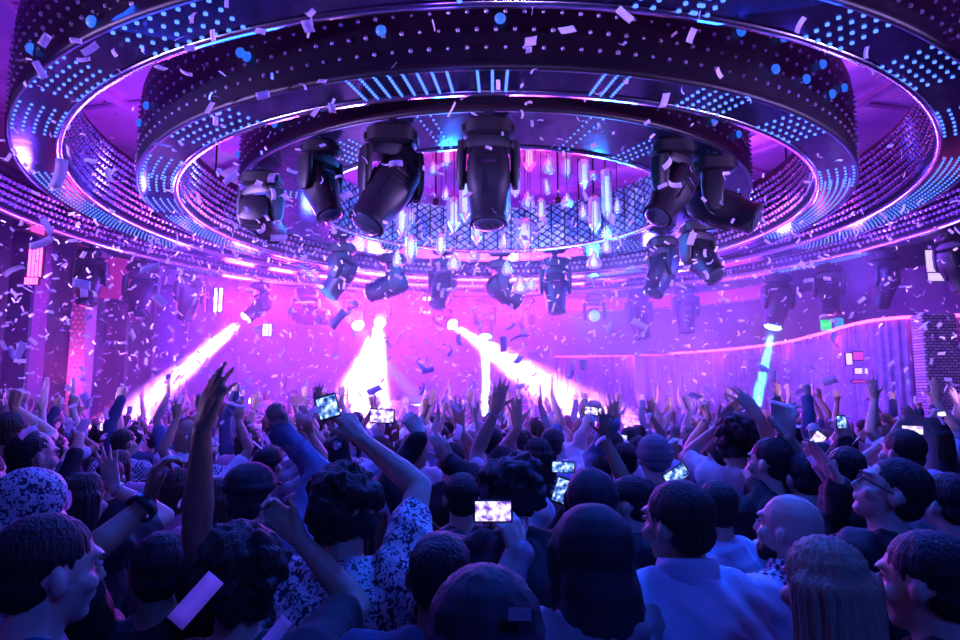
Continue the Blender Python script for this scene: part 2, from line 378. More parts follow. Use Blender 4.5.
def chandelier_ring(label, ri, ro, z, h, inner='studs', clusters=(), lamps=(), rods=(), dense=()):
    root = empty('chandelier_ring', (CX, CY, z), label, 'chandelier ring', 'chandelier rings')
    inv = Matrix.Translation((-CX, -CY, -z)) @ T0
    N = 192
    MB().lathe([(ri, .02), (ro, .02), (ro, h), (ri, h)], N, None, True).build('shell', M['shell'], root)
    MB().lathe([(ri+.03, -.02), (ro-.03, -.02), (ro-.03, .02), (ri+.03, .02)], N, None, True).build('face', M['ringface'], root)
    MB().lathe([(ri-.025, -.04), (ri+.03, -.04), (ri+.03, .03), (ri-.025, .03)], N, None, True).build('edge_trim', M['chrome'], root, True)
    MB().lathe([(ro-.03, -.03), (ro+.012, -.03), (ro+.012, .03), (ro-.03, .03)], N, None, True).build('edge_trim', M['black'], root, True)
    rg = random.Random(int(ri*100))
    for rad, side, sp, rr, cov in ((ri, -1, .105, .043, 1), (ro, 1, .15, .020, 1)):
        if side < 0 and inner != 'studs': continue
        b = MB(); nr = int(h/sp)-1; nc = int(2*math.pi*rad/sp)
        for k in range(nr):
            for i in range(nc):
                t = 2*math.pi*(i+(k % 2)*.5)/nc; q = rad+side*.012
                ico(b, (q*math.sin(t), -q*math.cos(t), .1+(k+.3)*sp), rr*rg.uniform(.75, 1.15))
        tag(b.build('crystal_studs', M['stud'], root), kind='stuff')
    def led(t0, cols, rows, dt, r0, r1, rad=.016, skew=0):
        b = MB(); base = MB()
        for c in range(cols):
            t = t0+(c-(cols-1)/2)*dt
            for q in range(rows):
                r = r0+(r1-r0)*(q+.5)/rows; tt = t+skew*(q-rows/2)
                b.lathe([(0, -.034), (rad*.78, -.033), (rad*.78, -.02)], 6, Matrix.Translation((r*math.sin(tt), -r*math.cos(tt), 0)))
        tag(b.build('led_dot_pattern', M['led'], root), kind='stuff')
    for (px, far, cols, rows, dt, f0, f1, rad) in clusters:
        t = angle_for((ri+ro)/2, z, px, far)
        led(t, cols, rows, dt/((ri+ro)/2), ri+(ro-ri)*f0, ri+(ro-ri)*f1, rad)
    for (px0, px1, far) in dense:
        ta, tb = angle_for((ri+ro)/2, z, px0, far), angle_for((ri+ro)/2, z, px1, far)
        if abs(tb-ta) > math.pi: tb += 2*math.pi*(1 if tb < ta else -1)
        cols = int(abs(tb-ta)*(ri+ro)/2/.085); led((ta+tb)/2, cols, 5, (tb-ta)/max(cols, 1), ri+.05, ro-.05, .015)
    for (px, py) in lamps:
        t = angle_for(ro, z+h/2, px, False); zz = 0
        best = min(range(60), key=lambda k: abs(px_of(ring_pt(ro, z+.05+k*.02, t))[1]-py)); zz = .05+best*.02
        c = Vector(((ro+.02)*math.sin(t), -(ro+.02)*math.cos(t), zz)); q = Vector((math.sin(t), -math.cos(t), 0)).to_track_quat('Z', 'Y')
        MB().lathe([(.04, 0), (.045, .015), (.036, .035), (.02, .045), (0, .05)], 14, Matrix.Translation(c) @ q.to_matrix().to_4x4()).build('wall_light', M['bluelamp'], root, True)
    for t in rods:
        for rr in ((ri+ro)/2,):
            b = MB().tube((rr*math.sin(t), -rr*math.cos(t), h-.02), (rr*math.sin(t), -rr*math.cos(t), 7.2-z), .018)
            b.box((rr*math.sin(t), -rr*math.cos(t), h+.15), (.1, .08, .22), bev=.01)
            b.build('hoist_chain', M['black'], root)
    return root
Z0, Z1, Z2, Z3 = CAMZ+2.679, CAMZ+2.662, CAMZ+2.60, CAMZ+2.783
rods = [i*math.pi/4+.35 for i in range(8)]
chandelier_ring('outermost wide black ring of the chandelier studded with crystals', 7.0, 7.42, Z0, .55,
    clusters=[(230, True, 26, 2, .09, .2, .8, .014), (760, True, 26, 2, .09, .2, .8, .014)], rods=rods, dense=[(770, 870, True)])
chandelier_ring('large second ring of the chandelier with pale blue bulb clusters and pink inner edge', 5.482, 5.93, Z1, .98,
    clusters=[(178, False, 8, 4, .13, 0, 1, .022), (70, False, 7, 5, .12, 0, 1, .018), (37, False, 7, 5, .12, 0, 1, .017), (700, False, 2, 5, .13, 0, 1, .022), (715, False, 2, 5, .12, 0, 1, .022), (455, False, 1, 5, .12, 0, 1, .022),
              (655, False, 2, 5, .13, 0, 1, .022), (846, False, 4, 5, .13, 0, 1, .022), (925, False, 6, 5, .13, 0, 1, .02), (965, False, 7, 5, .12, 0, 1, .018)],
    lamps=[(38, 50), (100, 34)], rods=rods, dense=[(45, 175, True), (960, 800, True), (330, 560, True)])
chandelier_ring('middle ring of the chandelier with tall black outer wall and violet studded inside', 4.313, 4.733, Z2, .92,
    clusters=[(402, False, 8, 9, .115, 0, 1, .016), (492, False, 3, 9, .115, 0, 1, .016), (608, False, 3, 9, .1, 0, 1, .016), (212, False, 9, 4, .12, 0, 1, .02), (160, False, 7, 4, .12, 0, 1, .018), (148, True, 6, 5, .12, 0, 1, .018), (165, True, 7, 5, .1, 0, 1, .015),
              (712, False, 5, 6, .12, 0, 1, .02), (792, False, 6, 5, .12, 0, 1, .02), (838, False, 7, 5, .12, 0, 1, .018)],
    lamps=[(383, 34), (500, 22), (738, 33), (782, 40), (772, 70), (802, 80), (820, 65), (828, 95), (841, 88), (250, 58), (243, 55), (143, 124), (150, 107)], rods=rods, dense=[(175, 260, True), (850, 770, True), (400, 640, True)])
inner = chandelier_ring('innermost ring of the chandelier with diamond-mesh drum and speckled underside', 2.64, 3.573, Z3, .85, inner='cage',
    clusters=[(342, False, 5, 9, .12, .1, .7, .015), (436, False, 2, 9, .12, 0, 1, .013), (580, False, 2, 9, .12, 0, 1, .013), (648, False, 3, 8, .12, 0, .7, .017), (266, False, 3, 10, .12, .1, .9, .014), (700, False, 3, 6, .12, 0, 1, .015), (735, True, 2, 6, .12, .1, .9, .014)],
    lamps=[(278, 124), (312, 112), (711, 122), (735, 135), (235, 155)], rods=rods, dense=[(350, 400, True), (590, 640, True)])
# diamond mesh drum inside the innermost ring
cg = MB(); R = 2.62; K = 84; hh = .8
for i in range(K):
    for s in (1, -1):
        pts = []
        for k in range(9):
            t = 2*math.pi*(i + s*k*.75)/K; pts.append(Vector((R*math.sin(t), -R*math.cos(t), .02+hh*k/8)))
        for k in range(8): cg.tube(pts[k], pts[k+1], .011, n=4)
cg.build('diamond_mesh', M['black'], inner)
MB().lathe([(2.66, .02), (2.64, .02), (2.64, .84), (2.66, .84)], 128, None, True).build('drum_liner', M['cage'], inner)

# ---------------------------------------------------------------- moving heads
def rr_ring(w, d, z, n=20, e=3.2, oy=0):
    out = []
    for i in range(n):
        t = 2*math.pi*i/n; c, s = math.cos(t), math.sin(t)
        out.append(Vector((math.copysign(abs(c)**(2/e), c)*w/2, math.copysign(abs(s)**(2/e), s)*d/2+oy, z)))
    return out
b = MB().loft([rr_ring(.34, .30, -.16), rr_ring(.42, .36, -.14), rr_ring(.42, .36, -.03), rr_ring(.36, .30, 0)]); b.box((-.21, 0, -.09), (.03, .2, .06)); b.box((.21, 0, -.09), (.03, .2, .06))
b.tube((0, 0, 0), (0, 0, .05), .05, n=10)
ME_BASE = b.mesh('fixture_base', M['black'], True); smooth_by_angle(ME_BASE)
b = MB().loft([rr_ring(.5, .2, -.26), rr_ring(.5, .24, -.22), rr_ring(.36, .24, -.165), rr_ring(.28, .2, -.16)])
for s in (-1, 1):
    b.loft([[Vector((s*.225, 0, 0))+p for p in rr_ring(.085, .2, -.2)], [Vector((s*.235, 0, 0))+p for p in rr_ring(.085, .22, -.35)], [Vector((s*.235, 0, 0))+p for p in rr_ring(.08, .19, -.52)], [Vector((s*.232, 0, 0))+p for p in rr_ring(.05, .1, -.60)]])
ME_YOKE = b.mesh('fixture_yoke', M['black'], True); smooth_by_angle(ME_YOKE)
b = MB().loft([rr_ring(.18, .16, .26, oy=0), rr_ring(.32, .30, .22), rr_ring(.37, .36, .12), rr_ring(.38, .37, -.05), rr_ring(.36, .35, -.15, e=2.6), rr_ring(.30, .30, -.36, e=2), rr_ring(.32, .32, -.38, e=2), rr_ring(.32, .32, -.43, e=2), rr_ring(.28, .28, -.43, e=2)])
for s in (-1, 1):
    for k in range(5): b.box((0, s*.185, .15-k*.035), (.2, .012, .014))
    b.box((s*.05, .175*s, -.12), (.012, .03, .2)); b.box((s*.19, 0, 0), (.03, .08, .08))
ME_HEAD = b.mesh('fixture_head', M['black2'], True); smooth_by_angle(ME_HEAD)
LENS = {}
for k in ('lens_off', 'lens_pink', 'lens_cyan', 'lens_soft'):
    me = MB().lathe([(.135, 0), (.13, -.015), (.1, -.03), (.05, -.042), (0, -.045)], 24).mesh('fixture_lens', M[k], True); LENS[k] = me
me = MB().box((0, 0, 0), (.12, .012, .014)).mesh('fixture_trim', M['chrome']); TRIM = me
def moving_head(mount, d, scale, label, group, lens='lens_off', pan=None):
    beam = None
    if isinstance(d, dict):
        beam = d; tgt = at(*d['to']); d = tgt-(Vector(mount)-Vector((0, 0, .5*scale)))
    d = Vector(d).normalized()
    o = empty('moving_head_light', mount, label, 'stage light', group); o.scale = (scale,)*3
    link('base', ME_BASE, o)
    hd = Vector((d.x, d.y, 0))
    pan = pan if pan is not None else (math.atan2(hd.y, hd.x)-math.pi/2 if hd.length > .05 else 0)
    y = link('yoke', ME_YOKE, o); y.rotation_euler = (0, 0, pan)
    h = link('head', ME_HEAD, o); h.location = (0, 0, -.50)
    xax = Vector((math.cos(pan), math.sin(pan), 0)); zax = -d; yax = zax.cross(xax).normalized(); xax = yax.cross(zax)
    h.rotation_mode = 'QUATERNION'; h.rotation_quaternion = Matrix((xax, yax, zax)).transposed().to_quaternion()
    l = link('lens', LENS[lens], h); l.location = (0, 0, -.43)
    if beam:
        c = Vector(mount)-Vector((0, 0, .5*scale))+d*(.50*scale)
        lamp('SPOT', c, tgt, beam['w'], beam['c'], size=beam.get('s', .11), angle=beam['a'], blend=beam.get('b', .7))
    for s in (-1, 1): t = link('trim_strip', TRIM, h); t.location = (0, s*.188, .06)
    return o
def heads(ringr, ringz, rows, grp):
    for (px, far, d, sc, lens, lab, pan) in rows:
        t = angle_for(ringr, ringz, px, far); p = ring_pt(ringr, ringz-.02-.05*sc, t)
        moving_head(p, d, sc, lab, grp, lens, pan)
heads(3.42, Z3, [
    (488, False, (0, -.12, -1), 1.12, 'lens_off', 'large black moving head hanging straight down in the centre of the rings', 0),
    (392, False, (-.42, -.35, -.85), 1.18, 'lens_off', 'large black moving head tilted down left beside the central one', .5),
    (322, False, (.35, -.25, -.9), .92, 'lens_off', 'black moving head tilted right with a blue lit side, third from centre', None),
    (262, False, dict(to=(356, 328, 12.3), w=500000, c=(.03, .45, 1.0), a=2.2, s=.035, b=.4), 1.05, 'lens_cyan', 'black moving head with blue highlights sending a thin cyan beam', -.4),
    (672, False, (-.5, -.3, -.8), 1.0, 'lens_off', 'black moving head tilted left on the right side of the inner ring', .7),
    (712, False, (.9, -.5, -.5), 1.1, 'lens_off', 'wide black moving head turned sideways showing its round rim', 1.2)], 'large moving heads on the inner ring')
heads(3.15, Z3, [
    (343, True, (-.5, .2, -.8), 1.05, 'lens_off', 'smaller moving head tilted left beneath the thin cyan beam', None),
    (393, True, (-.9, -.2, -.35), 1.15, 'lens_off', 'moving head lying almost level above the bright pink beam', None),
    (443, True, (-.2, -.4, -.9), 1.05, 'lens_off', 'moving head just left of the hanging teardrop crystals', None),
    (500, True, (.8, .2, -.55), 1.1, 'lens_off', 'moving head tilted steeply right below the crystals', None),
    (555, True, (0, -.2, -1), 1.15, 'lens_off', 'upright moving head under the diamond mesh, right of centre', 0),
    (662, True, (-.45, -.2, -.85), 1.1, 'lens_off', 'moving head tilted left beneath the big right-hand heads', None),
    (697, True, (.3, -.6, -.7), 1.1, 'lens_off', 'moving head facing the crowd beneath the wide sideways head', None)], 'moving heads on the far side of the inner ring')
heads(7.22, Z0, [
    (92, True, (.1, -.3, -1), 1.05, 'lens_off', 'hanging moving head at the far left, first of the outer row', None),
    (143, True, (.2, -.5, -.8), 1.2, 'lens_off', 'larger hanging moving head, second from the left of the outer row', None),
    (190, True, (-.2, .2, -1), 1.05, 'lens_off', 'hanging moving head left of the bright window lamp', None),
    (262, True, dict(to=(96, 446, 13.0), w=1100000, c=(.50, .15, 1.0), a=14, b=1), 1.0, 'lens_pink', 'small moving head sending the broad white-pink beam to the left', None),
    (307, True, (1, -.1, -.15), 1.2, 'lens_off', 'moving head lying level under the ring between two beams', 0),
    (355, True, dict(to=(395, 430, 13.5), w=260000, c=(.5, .18, 1.0), a=8), 1.05, 'lens_pink', 'moving head sending a violet beam down right, beside the brightest spot', None),
    (382, True, dict(to=(358, 420, 12.5), w=1000000, c=(.60, .18, 1.0), a=19, b=1), 1.0, 'lens_pink', 'moving head burning brightest pink-white over the crowd', None),
    (442, True, dict(to=(605, 428, 13.0), w=1100000, c=(.50, .15, 1.0), a=14, b=1), 1.05, 'lens_pink', 'small moving head sending the white beam down to the right', None),
    (485, True, dict(to=(486, 440, 15.5), w=2000000, c=(.16, .42, 1.0), a=6, s=.08), 1.15, 'lens_cyan', 'moving head above the vertical white-cyan beam', 0),
    (526, True, (.2, -.2, -1), 1.05, 'lens_off', 'small hanging moving head right of the vertical beam', None),
    (594, True, dict(to=(594, 330, 8), w=300, c=(.02, .5, 1.0), a=60), 1.05, 'lens_soft', 'hanging moving head glowing cyan beneath the ring', None),
    (638, True, (.1, -.3, -1), 1.25, 'lens_off', 'hanging moving head right of the cyan glowing one', None),
    (684, True, (0, -.1, -1), 1.15, 'lens_off', 'hanging moving head in front of the pink fascia', None),
    (777, True, dict(to=(752, 425, 13.6), w=2200000, c=(.02, .50, 1.0), a=4.5, s=.07, b=.4), 1.2, 'lens_cyan', 'moving head sending the sharp cyan beam down to the crowd', 0),
    (828, True, (-.2, -.4, -1), 1.05, 'lens_off', 'large hanging moving head above the green exit sign', None),
    (881, True, (-.1, .3, -1), 1.05, 'lens_off', 'hanging moving head near the two pale lit boards', None),
    (951, True, (.3, .1, -1), 1.0, 'lens_off', 'hanging moving head at the far right end of the outer row', None)], 'moving heads on the outermost ring')

# ---------------------------------------------------------------- hanging crystals
def prism(w, h, n=6):
    b = MB(); b.loft([[Vector((w*k*math.cos(2*math.pi*i/n), w*k*math.sin(2*math.pi*i/n), z)) for i in range(n)] for k, z in ((.25, 0), (1, -.3*w*2), (1, -h+1.3*w), (.2, -h))], n)
    return b
def drop(w, h, n=12):
    pts = [(.06, 0), (.2, -.1), (.45, -.25), (.75, -.42), (.95, -.58), (1, -.7), (.95, -.82), (.78, -.92), (.5, -.98), (.2, -1)]
    b = MB(); b.loft([[Vector((w*k*math.cos(2*math.pi*i/n), .45*w*k*math.sin(2*math.pi*i/n), z*h)) for i in range(n)] for k, z in pts], n); return b
def bead(w, n=10):
    b = MB(); b.loft([[Vector((w*math.sin(a)*math.cos(2*math.pi*i/n), w*math.sin(a)*math.sin(2*math.pi*i/n), -w+w*math.cos(a))) for i in range(n)] for a in (.2, .8, 1.57, 2.3, 2.95)], n); return b
def crystal(px, py, pw, ph, kind, Y, lab):
    p = at(px, py-ph/2, Y); s = Y/FPX; w = pw*s/2; h = ph*s
    o = empty('crystal_pendant', (p.x, p.y, 7.15), lab, 'crystal pendant', 'crystal pendants in the middle of the rings')
    L = p.z-7.15
    MB().tube((0, 0, 0), (0, 0, L), .006, n=5).build('wire', M['black'], o)
    mb = {'prism': prism, 'drop': drop}.get(kind, None)
    mb = mb(w, h) if mb else bead(w)
    g = mb.build('crystal', M['crystal'], o); g.location = (0, 0, L)
    inn = ({'prism': prism, 'drop': drop}[kind](w*.45, h*.7) if kind in ('prism', 'drop') else bead(w*.4)).build('added_glow_core', M['core'], g); inn.location = (0, 0, -h*.15)
CR = [(433, 168, 11, 18, 'drop'), (447, 158, 12, 28, 'prism'), (446, 193, 9, 17, 'drop'), (454, 215, 15, 38, 'prism'), (465, 195, 12, 60, 'prism'), (477, 222, 12, 50, 'prism'),
      (505, 200, 12, 56, 'prism'), (515, 180, 11, 40, 'prism'), (529, 155, 14, 40, 'prism'), (528, 200, 14, 22, 'drop'), (525, 235, 19, 34, 'prism'), (490, 220, 13, 20, 'drop'), (504, 240, 10, 20, 'drop'),
      (549, 165, 15, 22, 'drop'), (547, 187, 7, 18, 'prism'), (567, 168, 12, 28, 'prism'), (567, 201, 13, 17, 'drop'), (584, 175, 12, 34, 'prism'), (593, 178, 10, 15, 'bead'), (583, 211, 10, 20, 'drop'),
      (594, 215, 13, 40, 'prism'), (606, 195, 11, 55, 'prism'), (606, 232, 12, 16, 'drop'), (606, 246, 11, 17, 'drop'), (594, 260, 16, 21, 'drop'), (454, 262, 15, 20, 'drop'), (507, 268, 12, 18, 'drop'),
      (520, 285, 17, 20, 'drop'), (531, 284, 11, 16, 'drop'), (411, 250, 13, 30, 'prism'), (397, 258, 9, 20, 'drop'), (402, 222, 13, 34, 'prism'), (474, 260, 13, 20, 'bead'), (411, 215, 9, 20, 'drop'), (441, 245, 10, 24, 'prism'), (541, 210, 9, 24, 'prism'), (617, 205, 8, 20, 'drop')]
rg = random.Random(5)
kindname = {'prism': 'long faceted', 'drop': 'teardrop', 'bead': 'round'}
used = {}
for (px, py, pw, ph, k) in CR:
    Y = rg.uniform(8.4, 10.6)
    v = 'topmost' if py < 185 else ('middle-height' if py < 225 else 'lowest')
    hz_ = 'left of the central head' if px < 460 else ('right behind the central head' if px < 520 else ('right of the central head' if px < 575 else 'at the right edge of the cluster'))
    crystal(px, py, pw, ph, k, Y, '%s clear crystal hanging %s, among the %s ones' % (kindname[k], hz_, v))
# ---------------------------------------------------------------- people
def rot_to(v):  # rotation taking z to v
    return Vector(v).to_track_quat('Z', 'Y').to_matrix()
_SPH = []
def _sph(nu=12, nv=8):
    vs = [(0, 0, 1)]
    for j in range(1, nv):
        a = math.pi*j/nv
        for i in range(nu): t = 2*math.pi*i/nu; vs.append((math.sin(a)*math.cos(t), math.sin(a)*math.sin(t), math.cos(a)))
    vs.append((0, 0, -1)); fs = []
    for i in range(nu): fs.append((0, 1+i, 1+(i+1) % nu))
    for j in range(nv-2):
        for i in range(nu):
            a = 1+j*nu; fs.append((a+i, a+nu+i, a+nu+(i+1) % nu, a+(i+1) % nu))
    L = len(vs)-1
    for i in range(nu): fs.append((L, 1+(nv-2)*nu+(i+1) % nu, 1+(nv-2)*nu+i))
    return np.array(vs), fs
SV, SF = _sph()
class Body:
    """collects overlapping closed lumps that the remesh fuses into one skin"""
    def __init__(s): s.V = []; s.F = []; s.n = 0
    def raw(s, vs, fs):
        s.V.append(np.asarray(vs, float)); s.F += [tuple(i+s.n for i in f) for f in fs]; s.n += len(vs)
    def ell(s, c, r, R=None, fr=None):
        v = SV*np.array(r)
        if R is not None: v = v @ np.array(R).T
        v = v+np.array(c)
        if fr is not None: v = v @ np.array(fr[0]).T+np.array(fr[1])
        s.raw(v, SF)
    def cap(s, p0, r0, p1, r1, flat=1.0, up=None, fr=None):
        p0 = np.array(p0, float); p1 = np.array(p1, float)
        if fr is not None:
            A = np.array(fr[0]); b = np.array(fr[1]); p0 = A @ p0+b; p1 = A @ p1+b
        d = p1-p0; L = np.linalg.norm(d)
        if L < 1e-6: L = 1e-6; d = np.array([0, 0, 1e-6])
        z = d/L; u = np.array([0, 0, 1.]) if up is None else np.array(up, float)
        x = np.cross(u, z)
        if np.linalg.norm(x) < 1e-3: x = np.cross(np.array([0, 1., 0]), z)
        x /= np.linalg.norm(x); y = np.cross(z, x)
        vs = []; n = 12; prof = []
        for k in range(4): a = math.pi/2*(k/4); prof.append((r0*math.sin(a+.001 if k == 0 else a), -r0*math.cos(a)))
        prof.append((r0, 0)); prof.append((r1, L))
        for k in range(1, 5): a = math.pi/2*(k/4); prof.append((max(r1*math.cos(a), .0005), L+r1*math.sin(a)))
        for r, h in prof:
            for i in range(n):
                t = 2*math.pi*i/n; vs.append(p0+x*(r*math.cos(t))+y*(r*flat*math.sin(t))+z*h)
        fs = []
        for k in range(len(prof)-1):
            for i in range(n): fs.append((k*n+i, k*n+(i+1) % n, (k+1)*n+(i+1) % n, (k+1)*n+i))
        fs.append(tuple(range(n-1, -1, -1))); fs.append(tuple(range((len(prof)-1)*n, len(prof)*n)))
        s.raw(vs, fs)
    def loft(s, secs, fr=None, n=20, e=2.3):
        vs = []
        for (cx, cy, z, rx, ry) in secs:
            for i in range(n):
                t = 2*math.pi*i/n; c, q = math.cos(t), math.sin(t)
                vs.append((cx+math.copysign(abs(c)**(2/e), c)*rx, cy+math.copysign(abs(q)**(2/e), q)*ry, z))
        vs = np.array(vs)
        if fr is not None: vs = vs @ np.array(fr[0]).T+np.array(fr[1])
        fs = []
        for k in range(len(secs)-1):
            for i in range(n): fs.append((k*n+i, k*n+(i+1) % n, (k+1)*n+(i+1) % n, (k+1)*n+i))
        fs.append(tuple(range(n-1, -1, -1))); fs.append(tuple(range((len(secs)-1)*n, len(secs)*n)))
        s.raw(vs, fs)
    def mesh(s, name, m, vox, smooth=3, disp=None, cut=None):
        me = bpy.data.meshes.new('tmp'); me.from_pydata(np.concatenate(s.V).tolist(), [], s.F)
        o = bpy.data.objects.new('tmp', me); COL.objects.link(o)
        r = o.modifiers.new('r', 'REMESH'); r.mode = 'VOXEL'; r.voxel_size = vox; r.use_smooth_shade = True
        if smooth: q = o.modifiers.new('s', 'SMOOTH'); q.iterations = smooth; q.factor = .5
        dg = bpy.context.evaluated_depsgraph_get(); ev = o.evaluated_get(dg)
        out = bpy.data.meshes.new_from_object(ev); out.name = name
        bpy.data.objects.remove(o); bpy.data.meshes.remove(me)
        if disp is not None:
            k = len(out.vertices); co = np.empty(k*3); no = np.empty(k*3)
            out.vertices.foreach_get('co', co); out.vertices.foreach_get('normal', no)
            co = co.reshape(-1, 3); no = no.reshape(-1, 3)
            co = co+no*disp(co)[:, None]; out.vertices.foreach_set('co', co.ravel()); out.update()
        out.materials.clear(); out.materials.append(m)
        out.polygons.foreach_set('use_smooth', [True]*len(out.polygons))
        return out
def folds(amp, seed=0, sc=1.):
    r = np.random.default_rng(seed); D = r.normal(size=(7, 3)); D[:, 2] *= .7; D *= np.array([16, 20, 26, 34, 22, 44, 60])[:, None]*sc/np.linalg.norm(D, axis=1)[:, None]; P = r.uniform(0, 6.28, 7)
    A = np.array([.7, .8, .9, .8, .9, .6, .5])
    def f(co):
        w = co+.03*np.sin(co[:, [1, 2, 0]]*11+P[0])
        s = sum(A[i]*(1-2*np.abs(np.sin((w @ D[i])*.5+P[i]))) for i in range(7))
        return amp*(s/3+.8)
    return f
def strands(amp, kind, seed=0):
    r = np.random.default_rng(seed); P = r.uniform(0, 6.28, 12)
    def f(co):
        if kind == 'curly':
            k = 95
            s = np.sin(co[:, 0]*k+P[0]+2*np.sin(co[:, 2]*40))*np.sin(co[:, 1]*k+P[1]+2*np.sin(co[:, 0]*37))*np.sin(co[:, 2]*k+P[2]+2*np.sin(co[:, 1]*43))
            return amp*(s*1.6+.5*np.sin(co[:, 0]*33+P[3])*np.sin(co[:, 2]*31+P[4])*np.sin(co[:, 1]*29+P[5]))
        a = np.arctan2(co[:, 1], co[:, 0])
        s = np.sin(a*26+P[0]+1.5*np.sin(co[:, 2]*14+P[1]))+.6*np.sin(a*47+P[2]+2*np.sin(co[:, 2]*9+P[3]))+.5*np.sin(a*11+co[:, 2]*20+P[4])
        return amp*s*.5
    return f
# hands --------------------------------------------------------------------
FL = [(.043, .026, .022), (.048, .030, .024), (.044, .028, .023), (.034, .020, .020)]
POSES = {  # curls per joint (deg) for 4 fingers, spread, thumb out
    'open': ([(4, 6, 5)]*4, (-13, -4, 5, 15), 1.0),
    'wave': ([(12, 12, 8), (6, 8, 6), (10, 10, 8), (20, 14, 10)], (-9, -2, 4, 11), .9),
    'relaxed': ([(22, 28, 15), (26, 32, 18), (30, 34, 20), (34, 36, 20)], (-6, -2, 3, 8), .5),
    'fist': ([(78, 92, 50)]*4, (0, 0, 0, 0), -.4),
    'grip': ([(38, 48, 30), (42, 50, 30), (46, 52, 32), (50, 54, 34)], (-5, -1, 3, 7), .25),
    'point': ([(2, 3, 2), (75, 90, 50), (78, 92, 50), (80, 92, 50)], (0, 0, 0, 0), -.3),
    'flat': ([(3, 4, 3)]*4, (-3, -1, 1, 3), .3)}
def hand(b, Wp, d, n, side, s=1.0, pose='open', fr=None, infl=0.):
    """Wp wrist, d along the fingers, n the way the palm faces, side +1 when the thumb lies on d x n"""
    d = np.array(d, float); d /= np.linalg.norm(d); n = np.array(n, float); n = n-d*(n @ d)
    if np.linalg.norm(n) < 1e-3: n = np.cross(d, [1, 0, 0.1])
    n /= np.linalg.norm(n); t = np.cross(d, n)*side; Wp = np.array(Wp, float)
    P = lambda a, c, e: Wp+(t*a+d*c+n*e)*s
    curls, spread, th = POSES[pose]
    ks = [(.030, .092), (.010, .096), (-.010, .092), (-.029, .083)]
    for i, (kx, ky) in enumerate(ks):
        b.cap(P(kx*.55, .005, 0), .0155*s, P(kx, ky, 0), .0125*s, fr=fr)
        p = P(kx, ky, 0); ang = 0; sp = math.radians(spread[i])*-1
        base = d*math.cos(sp)+t*math.sin(sp)
        rr = (.0098, .0090, .0082, .0070)
        if i == 3: rr = (.0086, .0078, .0070, .0062)
        for k in range(3):
            ang += math.radians(curls[i][k]); dv = base*math.cos(ang)+n*math.sin(ang)
            q = p+dv*FL[i][k]*s; b.cap(p, rr[k]*s, q, rr[k+1]*s, fr=fr); p = q
    b.cap(P(0, .02, .002), .021*s, P(0, .07, 0), .019*s, fr=fr)
    b.cap(P(.022, .02, .006), .018*s, P(.034, .045, .01), .014*s, fr=fr)
    a0 = P(.030, .035, .008)
    if th >= 0:
        a1 = a0+(t*(.018+.020*th)+d*.030+n*.008)*s; a2 = a1+(t*(.006+.014*th)+d*.026+n*.006)*s
    else:
        a1 = a0+(t*.010+d*.026+n*.020)*s; a2 = a1+(-t*.020+d*.010+n*.008)*s
    b.cap(a0, .0125*s, a1, .0108*s, fr=fr); b.cap(a1, .0105*s, a2, .0088*s, fr=fr)
    return P(0, .085, .03), t, d, n
# materials of the people ----------------------------------------------------
SK = [mat('skin_pale', (.62, .42, .36), .5, noise=(.55, .36, .30), bscale=20), mat('skin_tan', (.48, .31, .24), .5, noise=(.42, .26, .2), bscale=20), mat('skin_brown', (.28, .16, .11), .45, noise=(.24, .13, .09), bscale=20)]
def hairmat(name, c, b=.7):
    m = mat(name, c, .6, bump=b, bscale=60); nt = m.node_tree
    n = [x for x in nt.nodes if x.bl_idname == 'ShaderNodeTexNoise'][0]; tc = [x for x in nt.nodes if x.bl_idname == 'ShaderNodeTexCoord'][0]
    mp = nt.nodes.new('ShaderNodeMapping'); mp.inputs['Scale'].default_value = (2.6, 2.6, .35)
    nt.links.new(tc.outputs['Object'], mp.inputs[0]); nt.links.new(mp.outputs[0], n.inputs['Vector']); return m
HR = {'black': hairmat('hair_black', (.010, .008, .012)), 'dark': hairmat('hair_dark', (.022, .014, .014)), 'brown': hairmat('hair_brown', (.07, .04, .03)), 'blond': hairmat('hair_light', (.35, .24, .16))}
def pattern(name, c1, c2, kind):
    m = mat(name, c1, .7); nt = m.node_tree; b = nt.nodes['Principled BSDF']; tc = nt.nodes.new('ShaderNodeTexCoord')
    r = nt.nodes.new('ShaderNodeValToRGB'); r.color_ramp.interpolation = 'CONSTANT'
    r.color_ramp.elements[0].color = (*c2, 1); r.color_ramp.elements[1].color = (*c1, 1)
    if kind == 'leopard':
        v = nt.nodes.new('ShaderNodeTexNoise'); v.inputs['Scale'].default_value = 64; v.inputs['Detail'].default_value = 1.5; v.inputs['Distortion'].default_value = 1.2
        nt.links.new(tc.outputs['Object'], v.inputs['Vector']); r.color_ramp.elements[1].position = .47; nt.links.new(v.outputs[0], r.inputs[0])
    else:
        v = nt.nodes.new('ShaderNodeTexChecker'); v.inputs['Scale'].default_value = 60 if kind == 'check' else 26
        v.inputs['Color1'].default_value = (*c1, 1); v.inputs['Color2'].default_value = (*c2, 1)
        nt.links.new(tc.outputs['Object'], v.inputs['Vector']); nt.links.new(v.outputs['Color'], b.inputs['Base Color']); return m
    nt.links.new(r.outputs[0], b.inputs['Base Color']); return m
